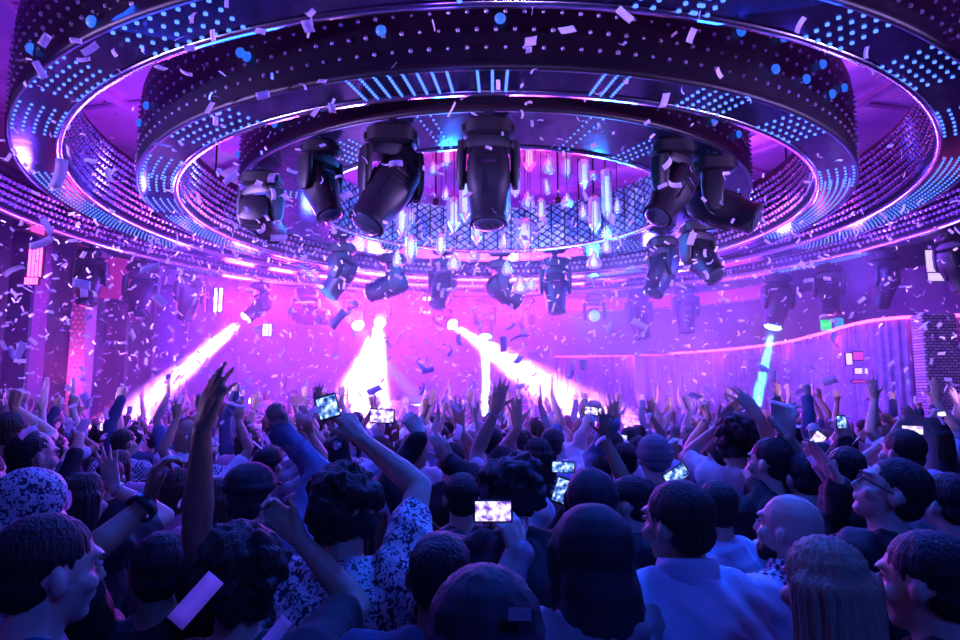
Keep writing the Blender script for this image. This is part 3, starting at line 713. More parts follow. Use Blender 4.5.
CL = {'white': mat('cloth_white', (.72, .74, .80), .8, bump=.1, bscale=120), 'blue': mat('cloth_light_blue', (.42, .52, .72), .8, bump=.1, bscale=120),
      'navy': mat('cloth_navy', (.05, .06, .14), .8, bump=.12, bscale=120), 'black': mat('cloth_black', (.014, .014, .022), .75, bump=.1, bscale=120),
      'grey': mat('cloth_grey', (.20, .20, .25), .8, bump=.1, bscale=120), 'denim': mat('denim', (.14, .2, .36), .8, noise=(.10, .15, .30), bscale=60),
      'pink': mat('cloth_pink', (.6, .25, .4), .8), 'leopard': pattern('cloth_leopard', (.55, .58, .66), (.03, .03, .06), 'leopard'), 'check': pattern('cloth_check', (.6, .65, .75), (.04, .05, .12), 'check'),
      'trousers': mat('trousers', (.03, .035, .07), .8), 'shoe': mat('shoe_leather', (.02, .02, .02), .5)}
M['eye'] = mat('eyeball', (.4, .4, .45), .25); M['strap'] = mat('wristband', (.02, .02, .03), .4); M['metal'] = mat('watch_metal', (.6, .6, .7), .2, 1.)
M['glass_dark'] = mat('glasses_frame', (.02, .02, .03), .25)

H0 = 1.75
def make_person(root, h, hp=(0, 0, 0), arms=(None, None), hair='short', hairm='black', shirt='black', sleeve='long', skin=0, vox=.0075, seed=0, build=1.0, collar=False, face=False, hood=False, extras=()):
    """builds one figure at the root's origin, facing +y. h = standing height; hp = head pitch, yaw, roll (deg); arms = local targets"""
    s = h/H0; b = Body(); sh = Body(); ar = Body(); rs = np.random.default_rng(seed)
    sec = [(.86, .155, .11), (.95, .17, .12), (1.05, .152, .11), (1.15, .15, .11), (1.27, .168, .122), (1.36, .178, .12), (1.42, .165, .10), (1.465, .115, .08), (1.50, .07, .062)]
    b.loft([(0, 0 if z < 1.3 else -.008, z*s, rx*s*build, ry*s*build) for z, rx, ry in sec])
    b.cap((0, -.02*s, 1.44*s), .062*s, (0, .008*s, 1.58*s), .055*s)
    for q in (-1, 1):
        b.cap((q*.05*s, -.02*s, 1.48*s), .045*s, (q*.15*s*build, -.01, 1.425*s), .05*s)
        b.cap((q*.09*s, 0, .90*s), .085*s, (q*.10*s, .012*s, .49*s), .054*s); b.cap((q*.10*s, .012*s, .49*s), .054*s, (q*.105*s, -.015*s, .09*s), .038*s)
        b.cap((q*.105*s, -.02*s, .06*s), .038*s, (q*.115*s, .12*s, .04*s), .03*s)
    # head frame
    piv = np.array([0, 0, 1.55*s]); Rh = (Matrix.Rotation(math.radians(hp[1]), 3, 'Z') @ Matrix.Rotation(math.radians(hp[0]), 3, 'X') @ Matrix.Rotation(math.radians(hp[2]), 3, 'Y'))
    A = np.array(Rh)*s; fr = (A, piv+A @ np.array([0, .022, .085]))
    hd = b
    hd.ell((0, -.012, .028), (.076, .097, .088), fr=fr); hd.ell((0, .020, -.03), (.061, .069, .083), fr=fr); hd.ell((0, .052, -.088), (.030, .030, .024), fr=fr)
    hd.ell((0, .015, -.07), (.053, .055, .035), fr=fr)
    hd.cap((0, .084, .018), .007, (0, .104, -.026), .0105, fr=fr); hd.ell((0, .094, -.030), (.0155, .012, .009), fr=fr)
    hd.ell((0, .078, .030), (.052, .020, .011), fr=fr); hd.ell((0, .083, -.053), (.022, .012, .006), fr=fr); hd.ell((0, .081, -.063), (.019, .012, .007), fr=fr)
    for q in (-1, 1):
        hd.ell((q*.076, -.010, -.010), (.010, .017, .029), fr=fr); hd.ell((q*.084, -.016, -.004), (.006, .013, .022), fr=fr); hd.ell((q*.045, .055, -.025), (.024, .024, .022), fr=fr)
    # arms
    info = {}
    for i, a in enumerate(arms):
        q = -1 if i == 0 else 1
        S0 = np.array([q*.185*s*build, -.008*s, 1.425*s]); UA, FA = .295*s, .255*s
        if a is None: a = dict(w=(q*.24*s, .06*s, .83*s), dir=(0, .1, -1), n=(-q, 0, 0), pose='relaxed', el=(q*.3, -1, 0))
        if a == 'none': continue
        w = np.array(a['w'], float)
        if w[2] > S0[2]: S0 = S0+np.array([-q*.02, 0, .045])*s*min(1, (w[2]-S0[2])/.3)
        v = w-S0; L = np.linalg.norm(v); mx = (UA+FA)*.995
        stretch = 1.
        if L > mx:
            stretch = min(L/mx, 1.16); w = S0+v/L*mx*stretch; L = mx*stretch; v = w-S0
        UA *= stretch; FA *= stretch; u = v/L
        c = (UA*UA+L*L-FA*FA)/(2*UA*L); c = max(-1, min(1, c)); hh = UA*math.sqrt(max(0, 1-c*c))
        pole = np.array(a.get('el', (q*1.0, .3, -.6)), float); pole = pole-u*(pole @ u); pole /= max(np.linalg.norm(pole), 1e-6)
        E = S0+u*UA*c+pole*hh
        b.ell(S0, (.062*s, .062*s, .066*s)); b.cap(S0, .056*s, E, .041*s); fd = (w-E)/np.linalg.norm(w-E)
        b.cap(E, .041*s, E+(w-E)*.35, .043*s); b.cap(E+(w-E)*.3, .042*s, w, .026*s)
        hdv = np.array(a.get('dir', fd), float); hdv /= np.linalg.norm(hdv); n_ = a.get('n', (0, 1, 0))
        g = hand(b, w+hdv*.005, hdv, n_, a.get('th', q), s, a.get('pose', 'open'))
        info[i] = (w, E, S0, g)
        sl = a.get('sleeve', sleeve)
        if sl != 'none':
            sh.ell(S0, (.080*s, .080*s, .083*s)); 
            if sl == 'short': sh.cap(S0, .070*s, S0+(E-S0)*.62, .062*s)
            elif sl == 'half': sh.cap(S0, .070*s, E, .054*s)
            else:
                sh.cap(S0, .070*s, E, .056*s); k = .96 if sl == 'long' else .45; sh.cap(E, .056*s, E+(w-E)*k, .056*s if sl == 'roll' else .040*s)
                if sl == 'long': sh.cap(E+(w-E)*.9, .043*s, E+(w-E)*.97, .044*s)
    me = b.mesh('person_body', SK[skin], vox, 3); body = link('body', me, root)
    # shirt
    if shirt:
        sh.loft([(0, 0 if z < 1.3 else -.010, z*s, (rx+.017)*s*build, (ry+.017)*s*build) for z, rx, ry in [(.82, .160, .118)]+sec[1:-1]]+[(0, -.014*s, 1.505*s, .082*s, .078*s)])
        for q in (-1, 1): sh.cap((q*.05*s, -.02*s, 1.475*s), .053*s, (q*.155*s*build, -.012, 1.425*s), .073*s)
        if collar:
            sh.loft([(0, -.012*s, 1.46*s, .082*s, .078*s), (0, -.010*s, 1.535*s, .070*s, .072*s)])
        if hood:
            sh.loft([(0, -.03*s, 1.42*s, .12*s, .09*s), (0, -.04*s, 1.48*s, .11*s, .10*s), (0, -.03*s, 1.54*s, .085*s, .085*s)])
        o = link('hoodie' if hood else ('jacket' if sleeve == 'long' and shirt == 'black' else 'shirt'), sh.mesh('person_shirt', CL[shirt], max(vox*1.3, .009), 2, folds(.006 if vox > .009 else .015, seed, 1.0 if vox > .009 else 1.7)), root)
    if collar:
        g = MB(); n = 24; secs = []
        for (r1, r2, z, dz) in ((.080, .078, 1.478, 0), (.086, .083, 1.482, .0), (.081, .079, 1.538, .012), (.075, .074, 1.556, .014), (.072, .071, 1.55, .014)):
            secs.append([Vector((r1*s*math.cos(2*math.pi*i/n), -.012*s+r2*s*math.sin(2*math.pi*i/n), (z-dz*math.sin(2*math.pi*i/n))*s)) for i in range(n)])
        g.loft(secs, n); g.f = g.f[:-2]; g.build('collar', CL[shirt], root, True)
        g = MB()
        for k in range(16):
            x0, x1 = (-.16+.02*k)*s, (-.14+.02*k)*s; g.tube((x0, -.142*s*build+.03*abs(x0/s), 1.36*s), (x1, -.142*s*build+.03*abs(x1/s), 1.36*s), .0035, n=5)
        g.build('seam', CL[shirt], root)
    # hair
    def hb(parts): 
        hbod = Body()
        for p in parts: p(hbod)
        return hbod
    short = [lambda B: B.ell((0, -.019, .042), (.081, .098, .082), fr=fr), lambda B: B.ell((0, -.050, -.014), (.069, .058, .056), fr=fr)]
    hair_o = None
    if hair == 'short':
        hair_o = hb(short).mesh('person_hair', HR[hairm], .007, 2, strands(.0020, 'straight', seed))
    elif hair == 'crop':
        hair_o = hb([lambda B: B.ell((0, -.022, .035), (.078, .095, .083), fr=fr), lambda B: B.ell((0, -.048, -.012), (.066, .055, .052), fr=fr)]).mesh('person_hair', HR[hairm], .008, 2, strands(.0015, 'curly', seed))
    elif hair == 'curly':
        B = hb(short); 
        for k in range(70):
            d = rs.normal(size=3); d /= np.linalg.norm(d)
            if d[1] > .35 and d[2] < .5: continue
            if d[2] < -.75: continue
            c = np.array([0, -.026, .028])+d*np.array([.088, .098, .098]); B.ell(c, (.026+.010*rs.random(),)*3, fr=fr)
        hair_o = B.mesh('person_hair', HR[hairm], .007, 1, strands(.005, 'curly', seed))
    elif hair in ('long', 'bob', 'pony'):
        B = hb(short); zl = {'long': -.34, 'bob': -.13, 'pony': -.06}[hair]
        for k in range(9):
            a = math.radians(200+k*17.5); x0, y0 = .076*math.cos(a), -.015+.085*math.sin(a)
            if hair == 'pony' : continue
            B.cap((x0, y0, .02), .032, (x0*1.15, y0*1.08-.012, zl*(.85+.15*math.sin(k*2.1))), .020, fr=fr)
            B.cap((x0*.6, y0*.7, .02), .045, (x0*.7, y0*.9-.02, zl*.9), .03, fr=fr)
        if hair == 'pony': B.cap((0, -.11, .03), .03, (0, -.16, -.16), .022, fr=fr); B.ell((0, -.10, .045), (.035, .035, .035), fr=fr)
        hair_o = B.mesh('person_hair', HR[hairm], .007, 1, strands(.005, 'straight', seed))
    elif hair == 'hood':
        B = Body(); B.ell((0, -.025, .030), (.105, .115, .105), fr=fr); B.ell((0, -.05, -.06), (.105, .09, .10), fr=fr); B.cap((0, -.06, -.09), .10, (0, -.05, -.16), .12, fr=fr)
        B.cap((-.07, .03, .02), .03, (-.07, .02, -.1), .03, fr=fr); B.cap((.07, .03, .02), .03, (.07, .02, -.1), .03, fr=fr)
        hair_o = B.mesh('person_hood', CL['black'], .008, 2, folds(.004, seed))
    elif hair == 'cap':
        B = hb(short); hair_o = B.mesh('person_hair', HR[hairm], .008, 2)
        C = Body(); C.ell((0, -.014, .066), (.092, .112, .078), fr=fr); C.loft([(0, -.014, .045, .094, .113), (0, -.014, .062, .095, .114)], fr=fr)
        C.ell((0, .105, .052), (.075, .07, .010), R=Matrix.Rotation(-.15, 3, 'X'), fr=fr)
        link('cap', C.mesh('person_cap', CL['black'], .007, 1), root)
    elif hair == 'beanie':
        C = Body(); C.ell((0, -.022, .045), (.098, .115, .098), fr=fr); C.ell((0, -.055, -.01), (.080, .070, .060), fr=fr); C.loft([(0, -.024, .0, .094, .112), (0, -.022, .045, .101, .119)], fr=fr)
        link('beanie', C.mesh('person_beanie', CL['grey' if 'greyhat' in extras else 'black'], .007, 1, lambda co: .0016*np.sin(np.arctan2(co[:, 1]-float(fr[1][1]), co[:, 0]-float(fr[1][0]))*60)), root)
    elif hair == 'wrap':
        C = Body(); C.ell((0, -.020, .045), (.096, .115, .095), fr=fr); C.ell((0, -.06, -.02), (.080, .070, .075), fr=fr); C.cap((0, -.12, -.02), .035, (.02, -.14, -.07), .03, fr=fr)
        link('headwrap', C.mesh('person_wrap', CL['leopard'], .007, 1, folds(.006, seed)), root)
    if hair_o is not None: link('hood' if hair == 'hood' else 'hair', hair_o, root)
    # trousers and shoes
    t = Body(); t.loft([(0, 0, .84*s, .17*s*build, .125*s*build), (0, 0, .98*s, .175*s*build, .125*s*build)])
    for q in (-1, 1):
        t.cap((q*.088*s, 0, .90*s), .10*s, (q*.10*s, .012*s, .49*s), .072*s); t.cap((q*.10*s, .012*s, .49*s), .072*s, (q*.105*s, -.015*s, .13*s), .062*s)
    link('trousers', t.mesh('person_trousers', CL['trousers'], .016, 1, folds(.006, seed+1)), root)
    for q in (-1, 1):
        t = Body(); t.cap((q*.105*s, -.035*s, .055*s), .050*s, (q*.118*s, .14*s, .042*s), .040*s); t.cap((q*.105*s, -.02*s, .06*s), .05*s, (q*.105*s, -.02*s, .12*s), .045*s)
        link('shoe', t.mesh('person_shoe', CL['shoe'], .014, 1), root)
    # face details
    if face:
        for q in (-1, 1):
            e = Body(); e.ell((q*.031, .0825, .008), (.0125, .0075, .0062), fr=fr); link('eye', meshraw(e, M['eye']), root)
            e = Body(); e.ell((q*.031, .0890, .008), (.005, .0022, .005), fr=fr); link('iris', meshraw(e, M['strap']), root)
            e = Body(); e.cap((q*.015, .096, .026), .0035, (q*.046, .086, .028), .003, fr=fr); link('eyebrow', meshraw(e, HR['black']), root)
    if 'glasses' in extras:
        g = MB(); X = lambda x, y, z: Vector(fr[1])+Vector(A @ np.array([x, y, z]))
        for q in (-1, 1):
            c = [X(q*.034+.024*math.cos(k*math.pi/6), .100-.15*abs(.034+q*.024*math.cos(k*math.pi/6)*q)*.3, .006+.018*math.sin(k*math.pi/6)) for k in range(12)]
            for k in range(12): g.tube(c[k], c[(k+1) % 12], .0026*s, n=5)
            g.tube(X(q*.058, .096, .010), X(q*.081, .0, .004), .0026*s, n=5)
        g.tube(X(-.010, .100, .008), X(.010, .100, .008), .0026*s, n=5); g.build('glasses', M['glass_dark'], root)
    if 'beard' in extras:
        B = Body(); B.ell((0, .028, -.075), (.058, .062, .042), fr=fr); B.ell((0, .055, -.090), (.036, .036, .03), fr=fr); link('beard', B.mesh('person_beard', HR[hairm], .007, 2, strands(.002, 'curly', seed)), root)
    if 'necklace' in extras:
        g = MB(); pts = [Vector((.082*s*math.cos(k*math.pi/12), -.012*s+.078*s*math.sin(k*math.pi/12), (1.50+.012*math.sin(k*math.pi/12+math.pi))*s)) for k in range(24)]
        for k in range(24): g.tube(pts[k], pts[(k+1) % 24], .004, n=6)
        g.build('necklace', M['metal'], root)
    for e in extras:
        if e.startswith('band') or e.startswith('watch') or e.startswith('bracelet'):
            i = 0 if e.endswith('L') else 1
            if i in info:
                w, E, S0, g_ = info[i]; d = (w-E)/np.linalg.norm(w-E); R = rot_to(d).to_4x4()
                k = .93 if not e.startswith('band') else .9; c = Vector(E+(w-E)*k); wd = .028 if e.startswith('band') else .012
                r = (.034 if sleeve != 'long' else .045)*s
                m = MB().lathe([(r-.006, -wd/2), (r, -wd/2), (r, wd/2), (r-.006, wd/2)], 20, Matrix.Translation(c) @ R, True)
                wb = m.build('watch_strap' if e.startswith('watch') else ('wristband' if e.startswith('band') else 'bracelet'), M['strap' if not e.startswith('bracelet') else 'metal'], root, True)
                if e.startswith('watch'):
                    nn = Vector(g_[3])*-1
                    q = nn.to_track_quat('Z', 'Y').to_matrix().to_4x4()
                    MB().lathe([(0, -.004), (.021, -.004), (.023, .002), (.021, .009), (0, .009)], 20, Matrix.Translation(c+nn*r) @ q).build('watch_face', M['metal'], wb, True)
    return info
def meshraw(b, m):
    me = bpy.data.meshes.new('detail'); me.from_pydata(np.concatenate(b.V).tolist(), [], b.F); me.materials.append(m)
    me.polygons.foreach_set('use_smooth', [True]*len(me.polygons)); return me
# phones ------------------------------------------------------------------------
def screenmat(i, c1, c2, c3, es):
    m = bpy.data.materials.new('phone_screen'); m.use_nodes = True; nt = m.node_tree; b = nt.nodes['Principled BSDF']
    tc = nt.nodes.new('ShaderNodeTexCoord'); n = nt.nodes.new('ShaderNodeTexNoise'); n.inputs['Scale'].default_value = 55; n.inputs['Detail'].default_value = 3
    mp = nt.nodes.new('ShaderNodeMapping'); mp.inputs['Location'].default_value = (i*1.3, i*.7, 0)
    r = nt.nodes.new('ShaderNodeValToRGB'); E = r.color_ramp.elements; E[0].position = .38; E[0].color = (*c1, 1); E[1].position = .62; E[1].color = (*c3, 1)
    e = E.new(.5); e.color = (*c2, 1)
    nt.links.new(tc.outputs['Object'], mp.inputs[0]); nt.links.new(mp.outputs[0], n.inputs['Vector']); nt.links.new(n.outputs[0], r.inputs[0]); nt.links.new(r.outputs[0], b.inputs['Emission Color'])
    b.inputs['Base Color'].default_value = (.02, .02, .03, 1); b.inputs['Emission Strength'].default_value = es; b.inputs['Roughness'].default_value = .2
    return m
SCR = [screenmat(0, (.02, .03, .25), (.15, .4, 1), (.8, .95, 1), 1.2), screenmat(1, (.15, .05, .5), (.6, .5, 1), (1, .9, 1), 1.5), screenmat(2, (.5, .3, .9), (.9, .8, 1), (1, 1, 1), 1.3)]
def phone(p, w, h, tilt, label, scr=0, th=.009, group=None, yaw=0, pitch=0):
    o = empty('phone', p, label, 'phone', group); o.rotation_euler = (math.radians(pitch), math.radians(tilt), math.radians(yaw))
    MB().box((0, 0, 0), (w, h, th), Matrix.Rotation(math.pi/2, 3, 'X'), bev=.0035).build('case', M['black2'], o)
    MB().box((0, -th/2-.0006, 0), (w*.9, .001, h*.84)).build('screen', SCR[scr], o)
    MB().lathe([(.004, 0), (.0045, .001), (0, .0015)], 10, Matrix.Translation((w*.3, th/2, h*.3)) @ Matrix.Rotation(-math.pi/2, 4, 'X')).build('camera_lens', M['lens_off'], o)
    return o
# ---------------------------------------------------------------- the people near the camera
PLACED = []
def person(label, px, py, Y, yaw=0, arms=(None, None), top=.11, group=None, **k):
    """px,py: where the middle of the head is seen; Y: distance; arms in picture points: (px, py, dY, tip px, tip py, dict)"""
    hc = at(px, py, Y); h = hc.z+top; h2 = min(1.92, max(1.5, h))
    root = empty('person', (hc.x, Y, 0), label, 'person', group, rz=math.radians(yaw))
    R = Matrix.Rotation(-math.radians(yaw), 3, 'Z')
    # the head sits a little in front of the feet
    out = []
    for i, a in enumerate(arms):
        if a is None or a == 'none': out.append(a); continue
        if isinstance(a, dict): out.append(a); continue
        w = at(a[0], a[1], Y+a[2]); tip = at(a[3], a[4], Y+a[2]+(a[5] if len(a) > 5 else 0)); opt = dict(a[6]) if len(a) > 6 else {}
        q = -1 if i == 0 else 1
        n = opt.pop('n', (0, 1, 0)); el = opt.pop('el', (q*.6, -.2, -.7))
        wl = R @ (w-Vector((hc.x, Y, 0))); dl = R @ (tip-w).normalized()
        d = dict(w=tuple(wl), dir=tuple(dl), n=tuple(R @ Vector(n)), el=tuple(R @ Vector(el))); d.update(opt); out.append(d)
        S0 = Vector((q*.185*h2/H0, 0, 1.45*h2/H0)); L = (wl-S0).length; mx = .55*h2/H0
        if L > mx*1.16: print('REACH', label[:46], i, round(L/mx, 2))
    if abs(h-h2) > .001: print('HEIGHT', label[:46], round(h, 2))
    for (x, y, l) in PLACED:
        if math.hypot(x-hc.x, y-Y) < .36: print('CLOSE', label[:40], '|', l[:40], round(math.hypot(x-hc.x, y-Y), 2))
    PLACED.append((hc.x, Y, label))
    make_person(root, h2, arms=tuple(out), **k)
    return root
UP = (0, 1, 0); CAM = (0, -1, 0)
# front row
person('person with dark short hair at the bottom left corner, face lit at the edge', 38, 572, 1.42, yaw=-38, hair='short', hairm='black', shirt='navy', seed=1, face=True, skin=0)
person('person in a patterned pale headwrap behind the bottom left head', 28, 512, 2.15, yaw=-20, hair='wrap', shirt='grey', seed=2)
person('person in dark jacket raising both arms, black wristband on the left wrist', 160, 575, 1.9, yaw=8, hair='short', hairm='black', shirt='black', sleeve='long', seed=3, skin=2, arms=(
    (148, 502, .0, 160, 440, 0, dict(n=(.8, .5, 0), pose='grip', el=(-.3, -1, -.3), sleeve='short')),
    (200, 404, -.22, 214, 360, .02, dict(n=(.5, .9, 0), pose='wave', el=(-.4, -.3, -.3), sleeve='short'))), extras=('bandL',), vox=.007)
person('person with large curly dark head at the lower left, forearm bent across', 240, 585, 1.62, yaw=10, hair='curly', hairm='dark', shirt='black', sleeve='short', seed=4, skin=1, arms=(None, (300, 540, .30, 282, 520, .02, dict(n=CAM, pose='grip', el=(1, 0, -1)))))
person('person in a leopard patterned shirt with curly hair holding up a phone', 345, 512, 2.02, yaw=-4, hair='curly', hairm='black', shirt='leopard', sleeve='short', seed=5, skin=1, vox=.007, arms=(None,
    (362, 440, .25, 338, 408, .0, dict(n=(-.5, .5, -.4), pose='grip', el=(1, -.1, -.4)))))
person('person in a dark cap and denim jacket raising a loose left fist', 248, 500, 2.5, yaw=-6, hair='cap', shirt='denim', sleeve='long', seed=6, arms=('none' and None, (281, 432, .2, 277, 414, .0, dict(n=CAM, pose='fist', el=(1, 0, -.3)))))
person('person with cropped dark hair at the bottom, directly left of the beanie wearer', 440, 580, 1.62, yaw=-8, hair='crop', hairm='black', shirt='navy', seed=7, skin=2)
bn = person('person in a black beanie with a small pale tag, closest to the camera', 485, 652, 1.13, yaw=0, hair='beanie', shirt='black', seed=8)
p = at(520, 617, 1.00)
tg = MB().box((0, 0, 0), (.034, .004, .017)).build('hat_tag', CL['grey'], bn); tg.location = (p.x-bn.location.x, p.y-bn.location.y+.012, p.z); tg.rotation_euler = (math.radians(-10), math.radians(4), math.radians(12)); tg['label'] = 'small pale cloth tag'
person('person in a black hood and grey sleeve filming the show with a phone', 592, 556, 1.72, yaw=28, hair='hood', hairm='black', shirt='grey', sleeve='long', hood=True, seed=9, skin=0, face=True, vox=.007, arms=(
    (519, 556, .33, 508, 518, .02, dict(n=(-.5, .8, 0), pose='grip', el=(-.6, 0, -1))), None))
person('man in a pale blue collared shirt with dark hair, head turned left', 684, 523, 1.86, yaw=3, hp=(4, 32, -6), hair='short', hairm='black', shirt='blue', sleeve='long', collar=True, seed=10, skin=1, face=True, vox=.007, build=1.08)
person('person with a big curly dark head in black behind the filming phone', 512, 492, 2.32, yaw=4, hair='curly', hairm='black', shirt='black', seed=11)
person('person in a dark hood holding up a tilted phone', 592, 502, 2.62, yaw=14, hair='hood', shirt='black', seed=12, hood=True, arms=((566, 517, .22, 562, 499, 0, dict(n=(0, 1, 0), pose='grip', el=(-.6, 0, -1))), None))
person('person with dark hair facing left between the hooded person and the blue shirt', 633, 505, 2.75, yaw=10, hp=(0, 55, 0), hair='short', hairm='black', shirt='navy', seed=13, face=True)
person('person with round dark hair in a pale shirt, behind the hood', 600, 474, 4.2, yaw=3, hair='crop', hairm='black', shirt='blue', seed=14)
person('person in a pale blue t-shirt with dark hair, right of the collared shirt', 719, 510, 2.75, yaw=6, hair='short', hairm='black', shirt='blue', sleeve='short', seed=15, skin=1)
person('bald person in a small checked shirt looking up to the left', 790, 530, 2.15, yaw=18, hp=(10, 25, 0), hair='none', shirt='check', sleeve='long', collar=True, seed=16, skin=0, face=True, extras=('beard',), hairm='dark')
person('person in glasses with dark hair looking up, hands clasped high', 884, 490, 2.3, yaw=30, hp=(26, 35, 0), hair='short', hairm='black', shirt='black', seed=17, skin=0, face=True, extras=('glasses',), arms=(
    (834, 487, .28, 818, 464, 0, dict(n=(1, .2, .2), pose='flat', el=(-.3, 0, -1))), (842, 488, .20, 824, 462, 0.02, dict(n=(-1, 0, 0), pose='flat', el=(.2, 0, -1)))))
person('person with long light hair glowing violet at the bottom, right of the bald head', 829, 592, 1.5, yaw=10, hair='long', hairm='blond', shirt='black', seed=18)
person('person with short dark hair at the bottom right, ear showing', 936, 585, 1.52, yaw=22, hp=(0, 16, 0), hair='short', hairm='black', shirt='black', seed=19, skin=1, face=True)
person('person wearing a shiny necklace at the right edge', 952, 505, 2.5, yaw=16, hair='short', hairm='black', shirt='black', seed=20, extras=('necklace',))
person('person with dark hair at the left edge, ear lit blue', 28, 455, 3.1, yaw=-30, hair='crop', hairm='black', shirt='navy', seed=21, face=True)
person('person with long dark hair raising an open hand, thin bracelet on the wrist', 80, 502, 2.75, yaw=-6, hair='bob', hairm='dark', shirt='black', sleeve='short', seed=22, arms=(None, (114, 488, .2, 104, 444, 0, dict(n=UP, pose='open', el=(1, 0, -.7)))), extras=('braceletR',))
person('person in a black long-sleeved top holding a phone level with both hands', 462, 500, 2.95, yaw=4, hair='short', hairm='black', shirt='black', seed=23, arms=((420, 436, .05, 402, 405, .05, dict(n=(-.4, .9, 0), pose='grip', el=(-.5, 0, -1))), (450, 462, .25, 436, 436, 0, dict(n=UP, pose='relaxed', el=(1, 0, -.6)))))
person('person in a dark jacket with a wristwatch reaching for a phone behind curly hair', 296, 520, 2.95, yaw=0, hair='short', hairm='black', shirt='black', seed=24, arms=(None, (338, 442, .0, 352, 425, 0, dict(n=(0, 1, 0), pose='grip', el=(1, 0, -.8)))), extras=('watchR',))
person('person raising a long bare arm with a bracelet, left of the open palm', 503, 468, 3.6, yaw=0, hair='bob', hairm='dark', shirt='white', sleeve='short', seed=25, arms=((495, 411, .1, 502, 383, 0, dict(n=UP, pose='wave', el=(-.4, .8, -.35))), None), extras=('braceletL',))
person('person with dark hair raising a wide open palm before the white beam', 538, 458, 3.9, yaw=0, hair='bob', hairm='black', shirt='black', sleeve='short', seed=26, arms=((518, 427, .1, 514, 400, 0, dict(n=UP, pose='open', el=(-.4, .8, -.35))), None))
person('person in a cap and pale shirt in the middle of the crowd', 553, 446, 5.2, yaw=0, hair='cap', shirt='blue', seed=27)
person('person with spread fingers raised, silhouetted left of the white beam', 452, 462, 3.9, yaw=0, hair='short', hairm='black', shirt='black', sleeve='short', seed=28, arms=(None, (460, 430, .1, 458, 401, 0, dict(n=UP, pose='open', el=(.4, .8, -.35)))))
person('person in a pale shirt holding a camera up with both hands', 612, 448, 4.6, yaw=0, hair='short', hairm='dark', shirt='white', seed=29, arms=((590, 420, .2, 582, 404, 0, dict(n=UP, pose='grip', el=(-.4, .8, -.35))), (602, 418, .2, 594, 402, 0, dict(n=UP, pose='grip', el=(.4, .8, -.35)))))
person('person in denim raising an open hand right of the raised camera', 625, 462, 4.1, yaw=0, hair='short', hairm='black', shirt='denim', seed=30, arms=((614, 424, .1, 612, 402, 0, dict(n=UP, pose='open', el=(-.4, .8, -.35))), None))
person('person in a grey knitted beanie in the right centre of the crowd', 655, 458, 3.9, yaw=10, hair='beanie', shirt='navy', seed=31, extras=('greyhat',))
person('person holding a bright phone upright beside the knitted beanie', 640, 452, 4.9, yaw=0, hair='bob', hairm='dark', shirt='pink', sleeve='short', seed=32, arms=((630, 456, .25, 625, 445, 0, dict(n=UP, pose='grip', el=(-.4, .8, -.35))), None))
person('person with one arm straight up and a bracelet, in the right centre', 722, 456, 4.4, yaw=0, hair='short', hairm='black', shirt='grey', sleeve='short', seed=33, arms=((708, 418, .1, 705, 396, 0, dict(n=(-1, .2, 0), pose='fist', el=(-.3, .9, -.2))), None), extras=('braceletL',))
person('person with a bushy dark head and a raised bent wrist', 737, 440, 3.7, yaw=14, hair='curly', hairm='black', shirt='white', sleeve='short', seed=34, arms=((718, 428, .1, 726, 418, 0, dict(n=CAM, pose='relaxed', el=(-.4, .8, -.35))), None))
person('person in a dark top raising a hand toward the cyan beam', 772, 462, 3.2, yaw=16, hp=(6, 20, 0), hair='short', hairm='black', shirt='black', sleeve='short', seed=35, face=True, arms=(None, (760, 418, .15, 742, 395, 0, dict(n=(-.3, .6, 0), pose='wave', el=(.4, .8, -.35)))))
person('person raising two crossed hands, dark band on the forearm', 806, 478, 3.1, yaw=0, hair='short', hairm='black', shirt='black', sleeve='short', seed=36, arms=((786, 436, .12, 778, 404, 0, dict(n=(0, -.6, 0), pose='flat', el=(-.4, .8, -.35))), (789, 438, .1, 788, 408, 0, dict(n=(.6, .3, 0), pose='relaxed', el=(.4, .8, -.35)))), extras=('bandL',))
person('person filming with both arms up, pale phone between the hands', 903, 452, 3.4, yaw=10, hp=(8, 10, 0), hair='short', hairm='dark', shirt='blue', sleeve='short', seed=37, skin=0, face=True, arms=((893, 438, .2, 903, 426, 0, dict(n=UP, pose='grip', el=(-.4, .8, -.35))), (931, 437, .2, 922, 426, 0, dict(n=UP, pose='flat', el=(.4, .8, -.35)))))
person('person in a dark shirt lifting a small camera above the glasses wearer', 848, 470, 3.2, yaw=6, hair='crop', hairm='black', shirt='black', seed=38, arms=((848, 446, .2, 842, 426, 0, dict(n=UP, pose='grip', el=(-.4, .8, -.35))), None))
person('person holding up a bright tablet-like screen right of the crossed hands', 822, 462, 4.0, yaw=0, hair='short', hairm='black', shirt='black', seed=39, arms=((815, 446, .2, 815, 434, 0, dict(n=UP, pose='grip', el=(-.4, .8, -.35))), None))
person('person lit pink filming at the right side with one hand', 932, 436, 4.3, yaw=24, hp=(0, 20, 0), hair='bob', hairm='dark', shirt='black', sleeve='short', seed=40, face=True, arms=((928, 424, .2, 936, 417, 0, dict(n=UP, pose='grip', el=(-.4, .8, -.35))), None))
person('person in a black top with loosely raised hand near the left edge', 10, 428, 4.2, yaw=-8, hair='short', hairm='dark', shirt='black', sleeve='short', seed=41, arms=(None, (14, 408, .1, 17, 392, 0, dict(n=UP, pose='fist', el=(.4, .8, -.35)))))
